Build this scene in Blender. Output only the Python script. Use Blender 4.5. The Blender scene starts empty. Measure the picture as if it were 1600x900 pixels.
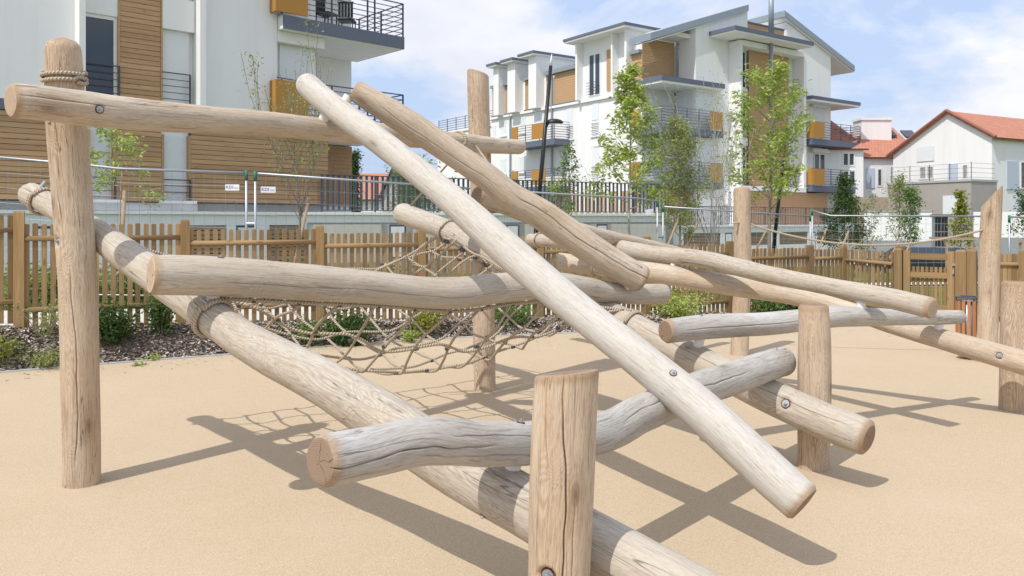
import bpy, bmesh, math, random
import numpy as np
from mathutils import Vector, Matrix

random.seed(7)
rng = np.random.default_rng(7)
S = bpy.context.scene
CHECK = False
CLOUD_OFF = (5.03, 1.0, 4.0)
COL = S.collection

# ------------------------------------------------------------------ camera
F = 1250.0            # focal length in pixels of a 1600 px wide picture
HY = 345.0            # row of the horizon
EYE = 1.55
cd = bpy.data.cameras.new("camera")
cam = bpy.data.objects.new("camera", cd)
COL.objects.link(cam)
cam.location = (0, 0, EYE)
cam.rotation_euler = (math.radians(90), 0, 0)
cd.sensor_width = 36.0
cd.lens = 36.0 * F / 1600.0
cd.shift_y = -(450.0 - HY) / 1600.0
cd.clip_start = 0.05
cd.clip_end = 2000
S.camera = cam

# ------------------------------------------------------------------ light
SUN_EL = math.radians(55.5)
TS = Vector((-0.66, -0.75, 0)).normalized()          # horizontal direction towards the sun
TOSUN = Vector((TS.x * math.cos(SUN_EL), TS.y * math.cos(SUN_EL), math.sin(SUN_EL)))
sl = bpy.data.lights.new("sun", 'SUN')
sl.energy = 2.0
sl.angle = math.radians(0.53)
sl.color = (1.0, 0.955, 0.89)
sun = bpy.data.objects.new("sun", sl)
COL.objects.link(sun)
sun.rotation_euler = TOSUN.to_track_quat('Z', 'Y').to_euler()
sun.location = (-20, -20, 30)

w = bpy.data.worlds.new("World")
S.world = w
w.use_nodes = True
nt = w.node_tree
for n in list(nt.nodes):
    nt.nodes.remove(n)
def wn(t, **k):
    n = nt.nodes.new(t)
    for a, b in k.items():
        setattr(n, a, b)
    return n
out = wn('ShaderNodeOutputWorld')
bg = wn('ShaderNodeBackground')
bg.inputs[1].default_value = 0.15
sky = wn('ShaderNodeTexSky', sky_type='NISHITA')
sky.sun_disc = False
sky.sun_elevation = SUN_EL
sky.sun_rotation = math.atan2(TS.x, TS.y)
sky.air_density = 1.0
sky.dust_density = 4.0
sky.ozone_density = 1.2
tc = wn('ShaderNodeTexCoord')
mp = wn('ShaderNodeMapping'); mp.inputs['Location'].default_value = CLOUD_OFF
mp.inputs['Scale'].default_value = (1.0, 1.0, 2.3)
nt.links.new(tc.outputs['Generated'], mp.inputs[0])
no1 = wn('ShaderNodeTexNoise'); no1.inputs['Scale'].default_value = 3.0
no1.inputs['Detail'].default_value = 10; no1.inputs['Roughness'].default_value = 0.58
no1.inputs['Distortion'].default_value = 0.25
nt.links.new(mp.outputs[0], no1.inputs[0])
cr = wn('ShaderNodeValToRGB')
cr.color_ramp.elements[0].position = 0.41; cr.color_ramp.elements[0].color = (0, 0, 0, 1)
cr.color_ramp.elements[1].position = 0.545; cr.color_ramp.elements[1].color = (1, 1, 1, 1)
nt.links.new(no1.outputs[0], cr.inputs[0])
no2 = wn('ShaderNodeTexNoise'); no2.inputs['Scale'].default_value = 5.5
no2.inputs['Detail'].default_value = 6
nt.links.new(mp.outputs[0], no2.inputs[0])
cr2 = wn('ShaderNodeValToRGB')
cr2.color_ramp.elements[0].position = 0.35; cr2.color_ramp.elements[0].color = (3.0, 3.12, 3.5, 1)
cr2.color_ramp.elements[1].position = 0.65; cr2.color_ramp.elements[1].color = (3.65, 3.7, 3.88, 1)
nt.links.new(no2.outputs[0], cr2.inputs[0])
vl = wn('ShaderNodeMix', data_type='RGBA')           # thin white veil over the blue
vl.inputs[0].default_value = 0.80
vl.inputs[7].default_value = (2.0, 2.5, 3.5, 1)
nt.links.new(sky.outputs[0], vl.inputs[6])
mx = wn('ShaderNodeMix', data_type='RGBA')
nt.links.new(cr.outputs[0], mx.inputs[0])
nt.links.new(vl.outputs[2], mx.inputs[6])
nt.links.new(cr2.outputs[0], mx.inputs[7])
nt.links.new(mx.outputs[2], bg.inputs[0])
nt.links.new(bg.outputs[0], out.inputs[0])

S.view_settings.view_transform = 'Standard'
S.view_settings.look = 'None'
S.view_settings.exposure = 0.86
S.view_settings.gamma = 1.0
S.view_settings.use_curve_mapping = False

# ------------------------------------------------------------------ helpers
def P(px, py, Y):
    return Vector(((px - 800) / F * Y, Y, EYE - (py - HY) / F * Y))

class MB:
    def __init__(s):
        s.v = []; s.f = []; s.m = []
    def quad(s, a, b, c, d, m=0):
        i = len(s.v); s.v += [tuple(a), tuple(b), tuple(c), tuple(d)]
        s.f.append((i, i+1, i+2, i+3)); s.m.append(m)
    def tri(s, a, b, c, m=0):
        i = len(s.v); s.v += [tuple(a), tuple(b), tuple(c)]
        s.f.append((i, i+1, i+2)); s.m.append(m)
    def hexa(s, c, m=0):
        """eight corners: bottom four counter-clockwise, top four the same"""
        i = len(s.v); s.v += [tuple(p) for p in c]
        for q in ((3,2,1,0),(4,5,6,7),(0,1,5,4),(1,2,6,5),(2,3,7,6),(3,0,4,7)):
            s.f.append(tuple(i+k for k in q)); s.m.append(m)
    def box(s, x0, x1, y0, y1, z0, z1, m=0):
        s.hexa([(x0,y0,z0),(x1,y0,z0),(x1,y1,z0),(x0,y1,z0),(x0,y0,z1),(x1,y0,z1),(x1,y1,z1),(x0,y1,z1)], m)
    def prism(s, poly, z0, z1, m=0):
        n = len(poly); i = len(s.v)
        s.v += [(x, y, z0) for x, y in poly] + [(x, y, z1) for x, y in poly]
        s.f.append(tuple(i+k for k in reversed(range(n)))); s.m.append(m)
        s.f.append(tuple(i+n+k for k in range(n))); s.m.append(m)
        for k in range(n):
            j = (k+1) % n
            s.f.append((i+k, i+j, i+n+j, i+n+k)); s.m.append(m)
    def tube(s, pts, r, n=8, caps=True, m=0):
        pts = [Vector(p) for p in pts]
        if not hasattr(r, '__len__'):
            r = [r]*len(pts)
        T = []
        for k in range(len(pts)):
            a = pts[max(0, k-1)]; b = pts[min(len(pts)-1, k+1)]
            T.append((b-a).normalized())
        up = Vector((0,0,1)) if abs(T[0].z) < .9 else Vector((1,0,0))
        X = T[0].cross(up).normalized()
        base = len(s.v)
        for k, p in enumerate(pts):
            X = (X - T[k]*X.dot(T[k])).normalized(); Yv = T[k].cross(X)
            for q in range(n):
                a = 2*math.pi*q/n
                s.v.append(tuple(p + (X*math.cos(a)+Yv*math.sin(a))*r[k]))
        for k in range(len(pts)-1):
            for q in range(n):
                a = base+k*n+q; b = base+k*n+(q+1) % n
                s.f.append((a, b, b+n, a+n)); s.m.append(m)
        if caps:
            s.f.append(tuple(base+q for q in reversed(range(n)))); s.m.append(m)
            e = base+(len(pts)-1)*n
            s.f.append(tuple(e+q for q in range(n))); s.m.append(m)
    def data(s, name, mats, smooth=False):
        me = bpy.data.meshes.new(name)
        me.from_pydata(s.v, [], s.f)
        if not isinstance(mats, (list, tuple)):
            mats = [mats]
        for mm in mats:
            me.materials.append(mm)
        if len(mats) > 1:
            me.polygons.foreach_set('material_index', s.m)
        if smooth:
            me.polygons.foreach_set('use_smooth', [True]*len(me.polygons))
        me.update()
        return me
    def obj(s, name, mats, parent=None, smooth=False):
        return put(name, s.data(name, mats, smooth), parent)

def put(name, data, parent=None, loc=None, rz=0.0, scale=None):
    o = bpy.data.objects.new(name, data)
    COL.objects.link(o)
    if loc is not None:
        o.location = loc
    if rz:
        o.rotation_euler = (0, 0, rz)
    if scale is not None:
        o.scale = scale
    if parent is not None:
        o.parent = parent
        base = ROOTLOC.get(parent.name, Vector((0,0,0)))
        o.matrix_parent_inverse = Matrix.Translation(-base)
        # geometry is given in world coordinates; a mesh parent sits at the origin
    return o

ROOTLOC = {}
def thing(name, label, cat, loc=(0,0,0), group=None):
    o = bpy.data.objects.new(name, None)
    COL.objects.link(o)
    o.location = loc
    o.empty_display_size = 0.2
    ROOTLOC[o.name] = Vector(loc)
    o['label'] = label; o['category'] = cat
    if group: o['group'] = group
    return o
def tag(o, label, cat, group=None):
    o['label'] = label; o['category'] = cat
    if group: o['group'] = group
    return o
def kind(o, k):
    o['kind'] = k
    return o

# ------------------------------------------------------------------ materials
MATS = {}
class M:
    def __init__(s, name, rough=0.8, spec=0.3):
        s.m = bpy.data.materials.new(name); s.m.use_nodes = True
        s.nt = s.m.node_tree; s.b = s.nt.nodes['Principled BSDF']
        s.b.inputs['Roughness'].default_value = rough
        s.b.inputs['Specular IOR Level'].default_value = spec
        MATS[name] = s.m
    def n(s, t, ins=None, **k):
        nd = s.nt.nodes.new(t)
        for a, b in k.items(): setattr(nd, a, b)
        for a, b in (ins or {}).items():
            if hasattr(b, 'links') or isinstance(b, bpy.types.NodeSocket): s.nt.links.new(b, nd.inputs[a])
            else: nd.inputs[a].default_value = b
        return nd
    def math(s, op, a, b=0.0, c=0.0, clamp=False):
        nd = s.n('ShaderNodeMath', {0: a, 1: b, 2: c}, operation=op, use_clamp=clamp)
        return nd.outputs[0]
    def mix(s, f, a, b, blend='MIX'):
        nd = s.n('ShaderNodeMix', {0: f, 6: a, 7: b}, data_type='RGBA', blend_type=blend)
        return nd.outputs[2]
    def noise(s, vec, scale=1.0, detail=3.0, rough=0.5, dist=0.0):
        nd = s.n('ShaderNodeTexNoise', {'Scale': scale, 'Detail': detail, 'Roughness': rough, 'Distortion': dist})
        if vec is not None: s.nt.links.new(vec, nd.inputs['Vector'])
        return nd.outputs['Fac']
    def mapping(s, vec, scale=(1,1,1), loc=(0,0,0), rot=(0,0,0)):
        nd = s.n('ShaderNodeMapping', {'Vector': vec, 'Location': loc, 'Rotation': rot, 'Scale': scale})
        return nd.outputs[0]
    def ramp(s, fac, stops):
        nd = s.n('ShaderNodeValToRGB', {0: fac})
        e = nd.color_ramp.elements
        while len(e) < len(stops): e.new(0.5)
        for k, (p, c) in enumerate(stops):
            e[k].position = p
            e[k].color = tuple(c) + (1,) if len(c) == 3 else c
        return nd.outputs[0]
    def step(s, fac, a, b):
        nd = s.n('ShaderNodeMapRange', {0: fac, 1: a, 2: b, 3: 0.0, 4: 1.0})
        return nd.outputs[0]
    def tex(s, which='Object'):
        return s.n('ShaderNodeTexCoord').outputs[which]
    def pos(s):
        return s.n('ShaderNodeNewGeometry').outputs['Position']
    def rnd(s):
        return s.n('ShaderNodeObjectInfo').outputs['Random']
    def color(s, c):
        if isinstance(c, bpy.types.NodeSocket): s.nt.links.new(c, s.b.inputs['Base Color'])
        else: s.b.inputs['Base Color'].default_value = tuple(c)+(1,)
    def bump(s, h, strength=0.3, dist=0.01):
        nd = s.n('ShaderNodeBump', {'Height': h, 'Strength': strength, 'Distance': dist})
        s.nt.links.new(nd.outputs[0], s.b.inputs['Normal'])

def c4(c): return tuple(c)+(1,)

def flat(name, c, rough=0.7, spec=0.3, metal=0.0, var=0.0, scale=3.0, bump=0.0, bscale=60.0):
    m = M(name, rough, spec)
    m.b.inputs['Metallic'].default_value = metal
    if var:
        n = m.noise(m.pos(), scale, 5, 0.6)
        cc = m.mix(n, c4([x*(1-var) for x in c]), c4([min(1, x*(1+var)) for x in c]))
        if name.endswith('_render'):      # rain streaks
            st = m.step(m.noise(m.mapping(m.pos(), (3.0, 3.0, 0.22)), 1.0, 5, 0.65), 0.48, 0.72)
            cc = m.mix(m.math('MULTIPLY', st, 0.22), cc, c4([x*0.72 for x in c]))
        m.color(cc)
    else:
        m.color(c)
    if bump:
        m.bump(m.noise(m.pos(), bscale, 4, 0.6), bump, 0.01)
    return m.m

def log_mat(name, pale, tan, dark, tanmix=0.5, figure=0.5, grey=0.3, figk=110.0):
    m = M(name, 0.78, 0.25)
    co = m.n('ShaderNodeAttribute', attribute_name='logco').outputs['Vector']
    big = m.noise(m.mapping(co, (1.3, 5, 5)), 1.0, 5, 0.6, 0.4)
    fib = m.noise(m.mapping(co, (5.0, 95, 95)), 1.0, 6, 0.72, 0.6)
    fin = m.noise(m.mapping(co, (22, 240, 240)), 1.0, 3, 0.6)
    blo = m.noise(m.mapping(co, (9, 30, 30), (7,7,7)), 1.0, 5, 0.7, 0.8)
    fign = m.noise(m.mapping(co, (1.8, 9, 9), (3,1,7)), 1.0, 2.0, 0.45, 0.9)
    fig = m.math('SINE', m.math('MULTIPLY', fign, figk))
    figm = m.step(m.noise(m.mapping(co, (0.9, 4, 4), (9,2,5)), 1.0, 2), 0.40, 0.60)
    fig2 = m.math('MULTIPLY', m.math('MULTIPLY_ADD', fig, 0.5, 0.5), figm)
    f = m.step(big, 0.5-0.22*(1-tanmix)-0.05, 0.66+0.1*(1-tanmix))
    col = m.mix(f, c4(pale), c4(tan))
    gm = m.step(m.noise(m.mapping(co, (2.0, 8, 8), (5,5,5)), 1.0, 4, 0.6), 0.45, 0.7)
    col = m.mix(m.math('MULTIPLY', gm, grey), col, (0.40, 0.385, 0.36, 1))
    col = m.mix(m.math('MULTIPLY', fig2, 0.34*figure), col, c4(dark))
    col = m.mix(m.math('MULTIPLY', m.step(fib, 0.50, 0.64), 0.62), col, c4(dark))
    col = m.mix(m.math('MULTIPLY', m.step(blo, 0.48, 0.60), 0.45), col, c4([x*1.05 for x in tan]))
    col = m.mix(m.math('MULTIPLY', m.step(blo, 0.30, 0.45), -0.0), col, c4(pale))
    col = m.mix(m.math('MULTIPLY', m.step(fin, 0.54, 0.68), 0.35), col, c4([x*0.7 for x in dark]))
    # drying checks: thin lines along the grain, coloured dark for the shade inside
    cn = m.noise(m.mapping(co, (0.75, 19, 19), (1,8,3)), 1.0, 2.0, 0.5, 0.3)
    cm = m.step(m.noise(m.mapping(co, (1.1, 3, 3), (4,4,1)), 1.0, 2), 0.50, 0.57)
    line = m.math('SUBTRACT', 1.0, m.step(m.math('ABSOLUTE', m.math('SUBTRACT', cn, 0.5)), 0.0015, 0.0065))
    line = m.math('MULTIPLY', line, cm)
    col = m.mix(m.math('MULTIPLY', line, 0.6), col, c4([x*0.28 for x in dark]))
    # knots
    vor = m.n('ShaderNodeTexVoronoi', {'Vector': m.mapping(co, (2.4, 6.5, 6.5), (2,2,2)), 'Scale': 1.0, 'Randomness': 1.0}, feature='F1')
    kd = vor.outputs['Distance']
    kr = m.n('ShaderNodeSeparateColor', {0: vor.outputs['Color']}).outputs[0]
    kon = m.math('GREATER_THAN', kr, 0.74)
    knot = m.math('MULTIPLY', m.math('SUBTRACT', 1.0, m.step(kd, 0.03, 0.14)), kon)
    halo = m.math('MULTIPLY', m.math('SUBTRACT', 1.0, m.step(kd, 0.08, 0.36)), kon)
    ringk = m.math('MULTIPLY', m.math('MULTIPLY_ADD', m.math('SINE', m.math('MULTIPLY', kd, 90.0)), 0.5, 0.5), halo)
    col = m.mix(m.math('MULTIPLY', halo, 0.30), col, c4(dark))
    col = m.mix(m.math('MULTIPLY', ringk, 0.18), col, c4([x*0.5 for x in dark]))
    col = m.mix(m.math('MULTIPLY', knot, 0.55), col, c4([x*0.45 for x in dark]))
    ed = m.n('ShaderNodeAttribute', attribute_name='endd').outputs['Fac']
    es = m.math('SUBTRACT', 1.0, m.step(m.math('ADD', ed, m.math('MULTIPLY', m.math('SUBTRACT', blo, 0.5), 0.06)), 0.012, 0.042))
    col = m.mix(m.math('MULTIPLY', es, 0.75), col, (0.36, 0.235, 0.14, 1))
    m.color(col)
    h = m.math('ADD', m.math('MULTIPLY', fib, 0.9), m.math('ADD', m.math('MULTIPLY', fin, 0.4), m.math('MULTIPLY', blo, 0.9)))
    h = m.math('SUBTRACT', h, m.math('MULTIPLY', line, 1.6))
    h = m.math('ADD', h, m.math('MULTIPLY', fig2, 0.10))
    m.bump(h, 0.55, 0.006)
    return m.m

def end_mat(name, c1, c2):
    m = M(name, 0.85, 0.2)
    co = m.n('ShaderNodeAttribute', attribute_name='logco').outputs['Vector']
    sp = m.n('ShaderNodeSeparateXYZ', {0: co})
    n = m.noise(co, 14, 3)
    yy = m.math('ADD', sp.outputs[1], m.math('MULTIPLY', m.math('SUBTRACT', n, 0.5), 0.03))
    r = m.math('SQRT', m.math('ADD', m.math('MULTIPLY', yy, yy), m.math('MULTIPLY', sp.outputs[2], sp.outputs[2])))
    rings = m.math('MULTIPLY_ADD', m.math('SINE', m.math('MULTIPLY', r, 950.0)), 0.5, 0.5)
    th = m.math('ARCTAN2', sp.outputs[1], sp.outputs[2])
    th = m.math('ADD', th, m.math('MULTIPLY', n, 1.9))
    cmask = m.math('GREATER_THAN', m.noise(m.mapping(co, (1.5, 9, 9)), 1.0, 1), 0.47)
    rad = m.math('ABSOLUTE', m.math('SINE', m.math('MULTIPLY', th, 2.5)))
    lw = m.math('DIVIDE', 0.0016, m.math('ADD', r, 0.004))
    crack = m.math('MULTIPLY', m.math('LESS_THAN', rad, m.math('MULTIPLY', lw, 1.8)), cmask)
    fin = m.noise(co, 160, 3)
    col = m.mix(m.math('MULTIPLY', rings, 0.55), c4(c1), c4(c2))
    col = m.mix(m.math('MULTIPLY', m.step(r, 0.07, 0.095), 0.6), col, c4([min(1, x*1.45) for x in c1]))
    col = m.mix(m.math('MULTIPLY', fin, 0.35), col, c4([x*0.55 for x in c2]))
    col = m.mix(m.math('MULTIPLY', crack, 0.85), col, (0.05, 0.025, 0.012, 1))
    m.color(col)
    m.bump(m.math('SUBTRACT', m.math('ADD', m.math('MULTIPLY', rings, 0.3), fin), crack), 0.4, 0.004)
    return m.m

def board_mat(name, c1, c2, along=(1, 0, 0), var=0.25):
    """sawn boards; grain follows the object's own X axis"""
    m = M(name, 0.8, 0.2)
    co = m.tex('Object')
    r = m.rnd()
    off = m.n('ShaderNodeCombineXYZ', {0: m.math('MULTIPLY', r, 50.0), 1: m.math('MULTIPLY', r, 31.0), 2: m.math('MULTIPLY', r, 17.0)}).outputs[0]
    co = m.n('ShaderNodeVectorMath', {0: co, 1: off}, operation='ADD').outputs[0]
    sc = (1.6, 30, 30) if along[0] else (30, 30, 1.6)
    g = m.noise(m.mapping(co, sc), 1.0, 5, 0.6, 0.3)
    k = m.n('ShaderNodeTexVoronoi', {'Vector': m.mapping(co, (2.6, 9, 9) if along[0] else (9, 9, 2.6)), 'Scale': 1.0}).outputs['Distance']
    kn = m.math('SUBTRACT', 1.0, m.step(k, 0.05, 0.16))
    col = m.mix(m.step(g, 0.3, 0.7), c4(c1), c4(c2))
    col = m.mix(m.math('MULTIPLY', kn, 0.6), col, c4([x*0.4 for x in c2]))
    hv = m.n('ShaderNodeHueSaturation', {'Hue': 0.5, 'Saturation': 1.0, 'Value': m.math('MULTIPLY_ADD', r, var*2, 1-var), 'Fac': 1.0, 'Color': col}).outputs[0]
    m.color(hv)
    m.bump(g, 0.3, 0.004)
    return m.m

def foliage(name, c1, c2, c3):
    m = M(name, 0.55, 0.3)
    n1 = m.noise(m.pos(), 1.7, 3, 0.6)
    n2 = m.noise(m.pos(), 11.0, 2)
    col = m.mix(m.step(n1, 0.35, 0.65), c4(c1), c4(c2))
    col = m.mix(m.step(n2, 0.5, 0.7), col, c4(c3))
    m.color(col)
    # thin leaves let some light through
    tr = m.n('ShaderNodeBsdfTranslucent', {'Color': col})
    mxs = m.n('ShaderNodeMixShader', {0: 0.38, 1: m.b.outputs[0], 2: tr.outputs[0]})
    o = [x for x in m.nt.nodes if x.type == 'OUTPUT_MATERIAL'][0]
    m.nt.links.new(mxs.outputs[0], o.inputs[0])
    return m.m

L_PALE = log_mat('log_pale', (0.55, 0.515, 0.455), (0.48, 0.415, 0.33), (0.31, 0.235, 0.165), 0.35, 1.5, 0.25)
L_WHITE = log_mat('log_bleached', (0.60, 0.58, 0.545), (0.53, 0.49, 0.425), (0.36, 0.30, 0.23), 0.2, 0.5, 0.1)
L_TAN = log_mat('log_tan', (0.60, 0.53, 0.435), (0.50, 0.39, 0.275), (0.28, 0.185, 0.115), 0.6, 0.5, 0.45)
L_GREY = log_mat('log_grey', (0.56, 0.55, 0.53), (0.46, 0.425, 0.38), (0.22, 0.18, 0.14), 0.5, 0.6, 0.9)
L_POST = log_mat('post_wood', (0.62, 0.52, 0.40), (0.53, 0.40, 0.275), (0.27, 0.165, 0.095), 0.5, 1.7, 0.30, 170.0)
E_WARM = end_mat('end_grain', (0.34, 0.245, 0.175), (0.225, 0.15, 0.105))
E_PALE = end_mat('end_grain_pale', (0.54, 0.43, 0.32), (0.40, 0.28, 0.19))

STEEL = flat('galvanised_steel', (0.42, 0.44, 0.47), 0.5, 0.5, 0.85)
NYLON = flat('white_nylon', (0.72, 0.74, 0.76), 0.45, 0.4)
HOLE = flat('stained_wood', (0.14, 0.065, 0.03), 0.9, 0.1)
CLAMP = flat('dark_clamp', (0.10, 0.10, 0.11), 0.45, 0.5, 0.5)

m = M('rope', 0.85, 0.15)
uvn = m.n('ShaderNodeUVMap').outputs[0]
sp = m.n('ShaderNodeSeparateXYZ', {0: uvn})
tw = m.math('SINE', m.math('ADD', m.math('MULTIPLY', sp.outputs[0], 330.0), m.math('MULTIPLY', sp.outputs[1], 12.566)))
nn = m.noise(m.pos(), 40, 3)
col = m.mix(m.math('MULTIPLY_ADD', tw, 0.5, 0.5), (0.36, 0.295, 0.215, 1), (0.62, 0.53, 0.41, 1))
m.color(m.mix(m.math('MULTIPLY', nn, 0.4), col, (0.52, 0.44, 0.34, 1)))
m.bump(tw, 0.9, 0.004)
ROPE = m.m

m = M('rubber_granules', 0.92, 0.15)
p = m.pos()
g1 = m.noise(p, 330, 2, 0.6); g2 = m.noise(p, 150, 3, 0.7); lg = m.noise(p, 0.7, 4, 0.6)
v = m.n('ShaderNodeTexVoronoi', {'Vector': p, 'Scale': 260.0})
vc = m.n('ShaderNodeSeparateColor', {0: v.outputs['Color']}).outputs[0]
col = m.mix(m.step(vc, 0.05, 0.95), (0.435, 0.335, 0.22, 1), (0.60, 0.485, 0.35, 1))
col = m.mix(m.math('MULTIPLY', m.step(g2, 0.35, 0.7), 0.35), col, (0.42, 0.33, 0.22, 1))
col = m.mix(m.math('MULTIPLY', m.step(vc, 0.93, 0.96), 0.5), col, (0.25, 0.16, 0.09, 1))
col = m.mix(m.math('MULTIPLY', m.step(lg, 0.45, 0.7), 0.25), col, (0.58, 0.49, 0.37, 1))
m.color(col)
m.bump(m.math('ADD', g1, v.outputs['Distance']), 0.35, 0.004)
EPDM = m.m

m = M('soil', 0.95, 0.1)
p = m.pos()
col = m.mix(m.step(m.noise(p, 30, 5, 0.7), 0.3, 0.7), (0.13, 0.105, 0.085, 1), (0.30, 0.25, 0.21, 1))
m.color(col); m.bump(m.noise(p, 40, 5, 0.7), 0.3, 0.01)
SOIL = m.m
m = M('bark_chips', 0.9, 0.1)
r_ = m.n('ShaderNodeAttribute', attribute_name='tint').outputs['Fac']
m.color(m.ramp(r_, [(0.0, (0.15, 0.115, 0.095)), (0.45, (0.32, 0.265, 0.22)), (0.8, (0.50, 0.44, 0.38)), (1.0, (0.70, 0.65, 0.59))]))
CHIPS = m.m

m = M('ground_grass', 0.95, 0.1)
p = m.pos()
col = m.mix(m.step(m.noise(p, 0.6, 5, 0.7), 0.4, 0.6), (0.10, 0.16, 0.04, 1), (0.17, 0.20, 0.07, 1))
col = m.mix(m.math('MULTIPLY', m.step(m.noise(p, 25, 4, 0.7), 0.45, 0.7), 0.5), col, (0.06, 0.10, 0.02, 1))
m.color(col); m.bump(m.noise(p, 60, 4), 0.8, 0.03)
GRASSG = m.m

CONC = flat('pale_concrete', (0.58, 0.56, 0.52), 0.9, 0.15, var=0.12, scale=4, bump=0.2)
KERB = flat('kerb_concrete', (0.42, 0.42, 0.41), 0.9, 0.15, var=0.15, scale=8, bump=0.2)
ASPH = flat('asphalt', (0.11, 0.11, 0.115), 0.92, 0.2, var=0.2, scale=3, bump=0.4)
WHITE = flat('white_render', (0.82, 0.82, 0.81), 0.88, 0.15, var=0.03, scale=0.7, bump=0.12, bscale=120)
GREYR = flat('grey_render', (0.83, 0.832, 0.84), 0.9, 0.15, var=0.03, scale=0.5, bump=0.12, bscale=120)
PLINTH = flat('plinth_render', (0.80, 0.81, 0.82), 0.9, 0.15, var=0.04, scale=0.9, bump=0.12, bscale=90)
DMETAL = flat('dark_blue_metal', (0.075, 0.085, 0.115), 0.5, 0.4, 0.1)
SLABF = flat('slab_band', (0.13, 0.15, 0.20), 0.6, 0.3)
ZINC = flat('zinc', (0.30, 0.34, 0.38), 0.5, 0.4, 0.3, var=0.1, scale=2)
SHUT = flat('shutter_white', (0.74, 0.77, 0.80), 0.6, 0.3)
FRAMEW = flat('window_frame_white', (0.78, 0.78, 0.77), 0.5, 0.3)
ORANGE = flat('ochre_panel', (0.42, 0.215, 0.05), 0.6, 0.3, var=0.05)
BRICKG = flat('taupe_render', (0.40, 0.37, 0.345), 0.9, 0.15, var=0.05)
GREYBASE = flat('grey_base', (0.30, 0.32, 0.34), 0.9, 0.15, var=0.05)
BLUESH = flat('pale_blue_paint', (0.50, 0.56, 0.66), 0.6, 0.3)
BLACK = flat('black_paint', (0.015, 0.016, 0.018), 0.4, 0.4)
GREENCAP = flat('green_plastic', (0.03, 0.16, 0.10), 0.5, 0.4)
SIGNW = flat('sign_white', (0.85, 0.85, 0.87), 0.5, 0.3)
SIGNB = flat('sign_ink', (0.10, 0.08, 0.30), 0.5, 0.3)
STONE = flat('rough_stone', (0.42, 0.34, 0.26), 0.95, 0.1, var=0.3, scale=6)

m = M('window_glass', 0.04, 0.6)
m.color((0.045, 0.06, 0.085)); GLASS = m.m

CLAD = board_mat('cladding_board', (0.55, 0.36, 0.215), (0.43, 0.26, 0.14), var=0.12)
CLADR = board_mat('cladding_light', (0.60, 0.40, 0.235), (0.50, 0.31, 0.165), var=0.08)
LOUV = board_mat('louvre_board', (0.40, 0.31, 0.23), (0.30, 0.22, 0.16), var=0.10)
PICK = board_mat('picket_wood', (0.355, 0.245, 0.125), (0.245, 0.155, 0.07), along=(0,0,1), var=0.30)
RAILW = board_mat('rail_wood', (0.34, 0.235, 0.12), (0.24, 0.15, 0.07), along=(1,0,0), var=0.2)
BINW = flat('bin_slat_wood', (0.42, 0.20, 0.10), 0.6, 0.3, var=0.15, scale=9)

m = M('clay_tiles', 0.85, 0.2)
uv = m.n('ShaderNodeUVMap').outputs[0]
br = m.n('ShaderNodeTexBrick', {'Vector': uv, 'Color1': (0.50, 0.225, 0.15, 1), 'Color2': (0.43, 0.18, 0.12, 1), 'Mortar': (0.27, 0.11, 0.08, 1), 'Scale': 1.0, 'Mortar Size': 0.012, 'Brick Width': 0.22, 'Row Height': 0.26})
m.color(m.mix(m.math('MULTIPLY', m.noise(m.pos(), 1.5, 4), 0.3), br.outputs[0], (0.56, 0.30, 0.22, 1)))
m.bump(br.outputs[1], 0.3, 0.02)
TILES = m.m

BARK = flat('young_bark', (0.26, 0.22, 0.18), 0.9, 0.1, var=0.3, scale=12, bump=0.5, bscale=60)
BARKG = flat('pale_bark', (0.40, 0.38, 0.33), 0.9, 0.1, var=0.25, scale=12)
F_BRIGHT = foliage('leaves_bright', (0.44, 0.52, 0.12), (0.30, 0.40, 0.08), (0.56, 0.62, 0.20))
F_OLIVE = foliage('leaves_olive', (0.33, 0.37, 0.12), (0.22, 0.28, 0.08), (0.42, 0.45, 0.17))
F_DARK = foliage('leaves_dark', (0.07, 0.135, 0.03), (0.045, 0.09, 0.022), (0.13, 0.21, 0.055))
F_MID = foliage('leaves_mid', (0.16, 0.26, 0.06), (0.10, 0.18, 0.04), (0.24, 0.34, 0.10))
F_YEL = foliage('leaves_yellow', (0.32, 0.34, 0.05), (0.20, 0.25, 0.04), (0.45, 0.42, 0.07))

# ------------------------------------------------------------------ ground
FD = Vector((0.898, 0.44)).normalized()      # direction of the picket fence
F0 = Vector((-5.48, 8.90))
FN = Vector((-FD.y, FD.x))
def sstep(x, a, b):
    t = min(1, max(0, (x-a)/(b-a))); return t*t*(3-2*t)
def fence_z(s):
    return max(-0.12, min(0.45, 0.345 - 0.034*s))
def ground_z(x, y):
    q = Vector((x, y)) - F0
    s = q.dot(FD); t = q.dot(FN)
    h = fence_z(s)
    k = sstep(t, -0.85, -0.12)
    if s > 12.4:
        k *= 1 - sstep(s, 12.4, 14.0)*(1 - sstep(t, 0.6, 3.0))
    far = sstep(y, 17, 40)
    return h*k*(1-far) + far*(-0.15-0.95*sstep(x, 3, 12))
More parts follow.
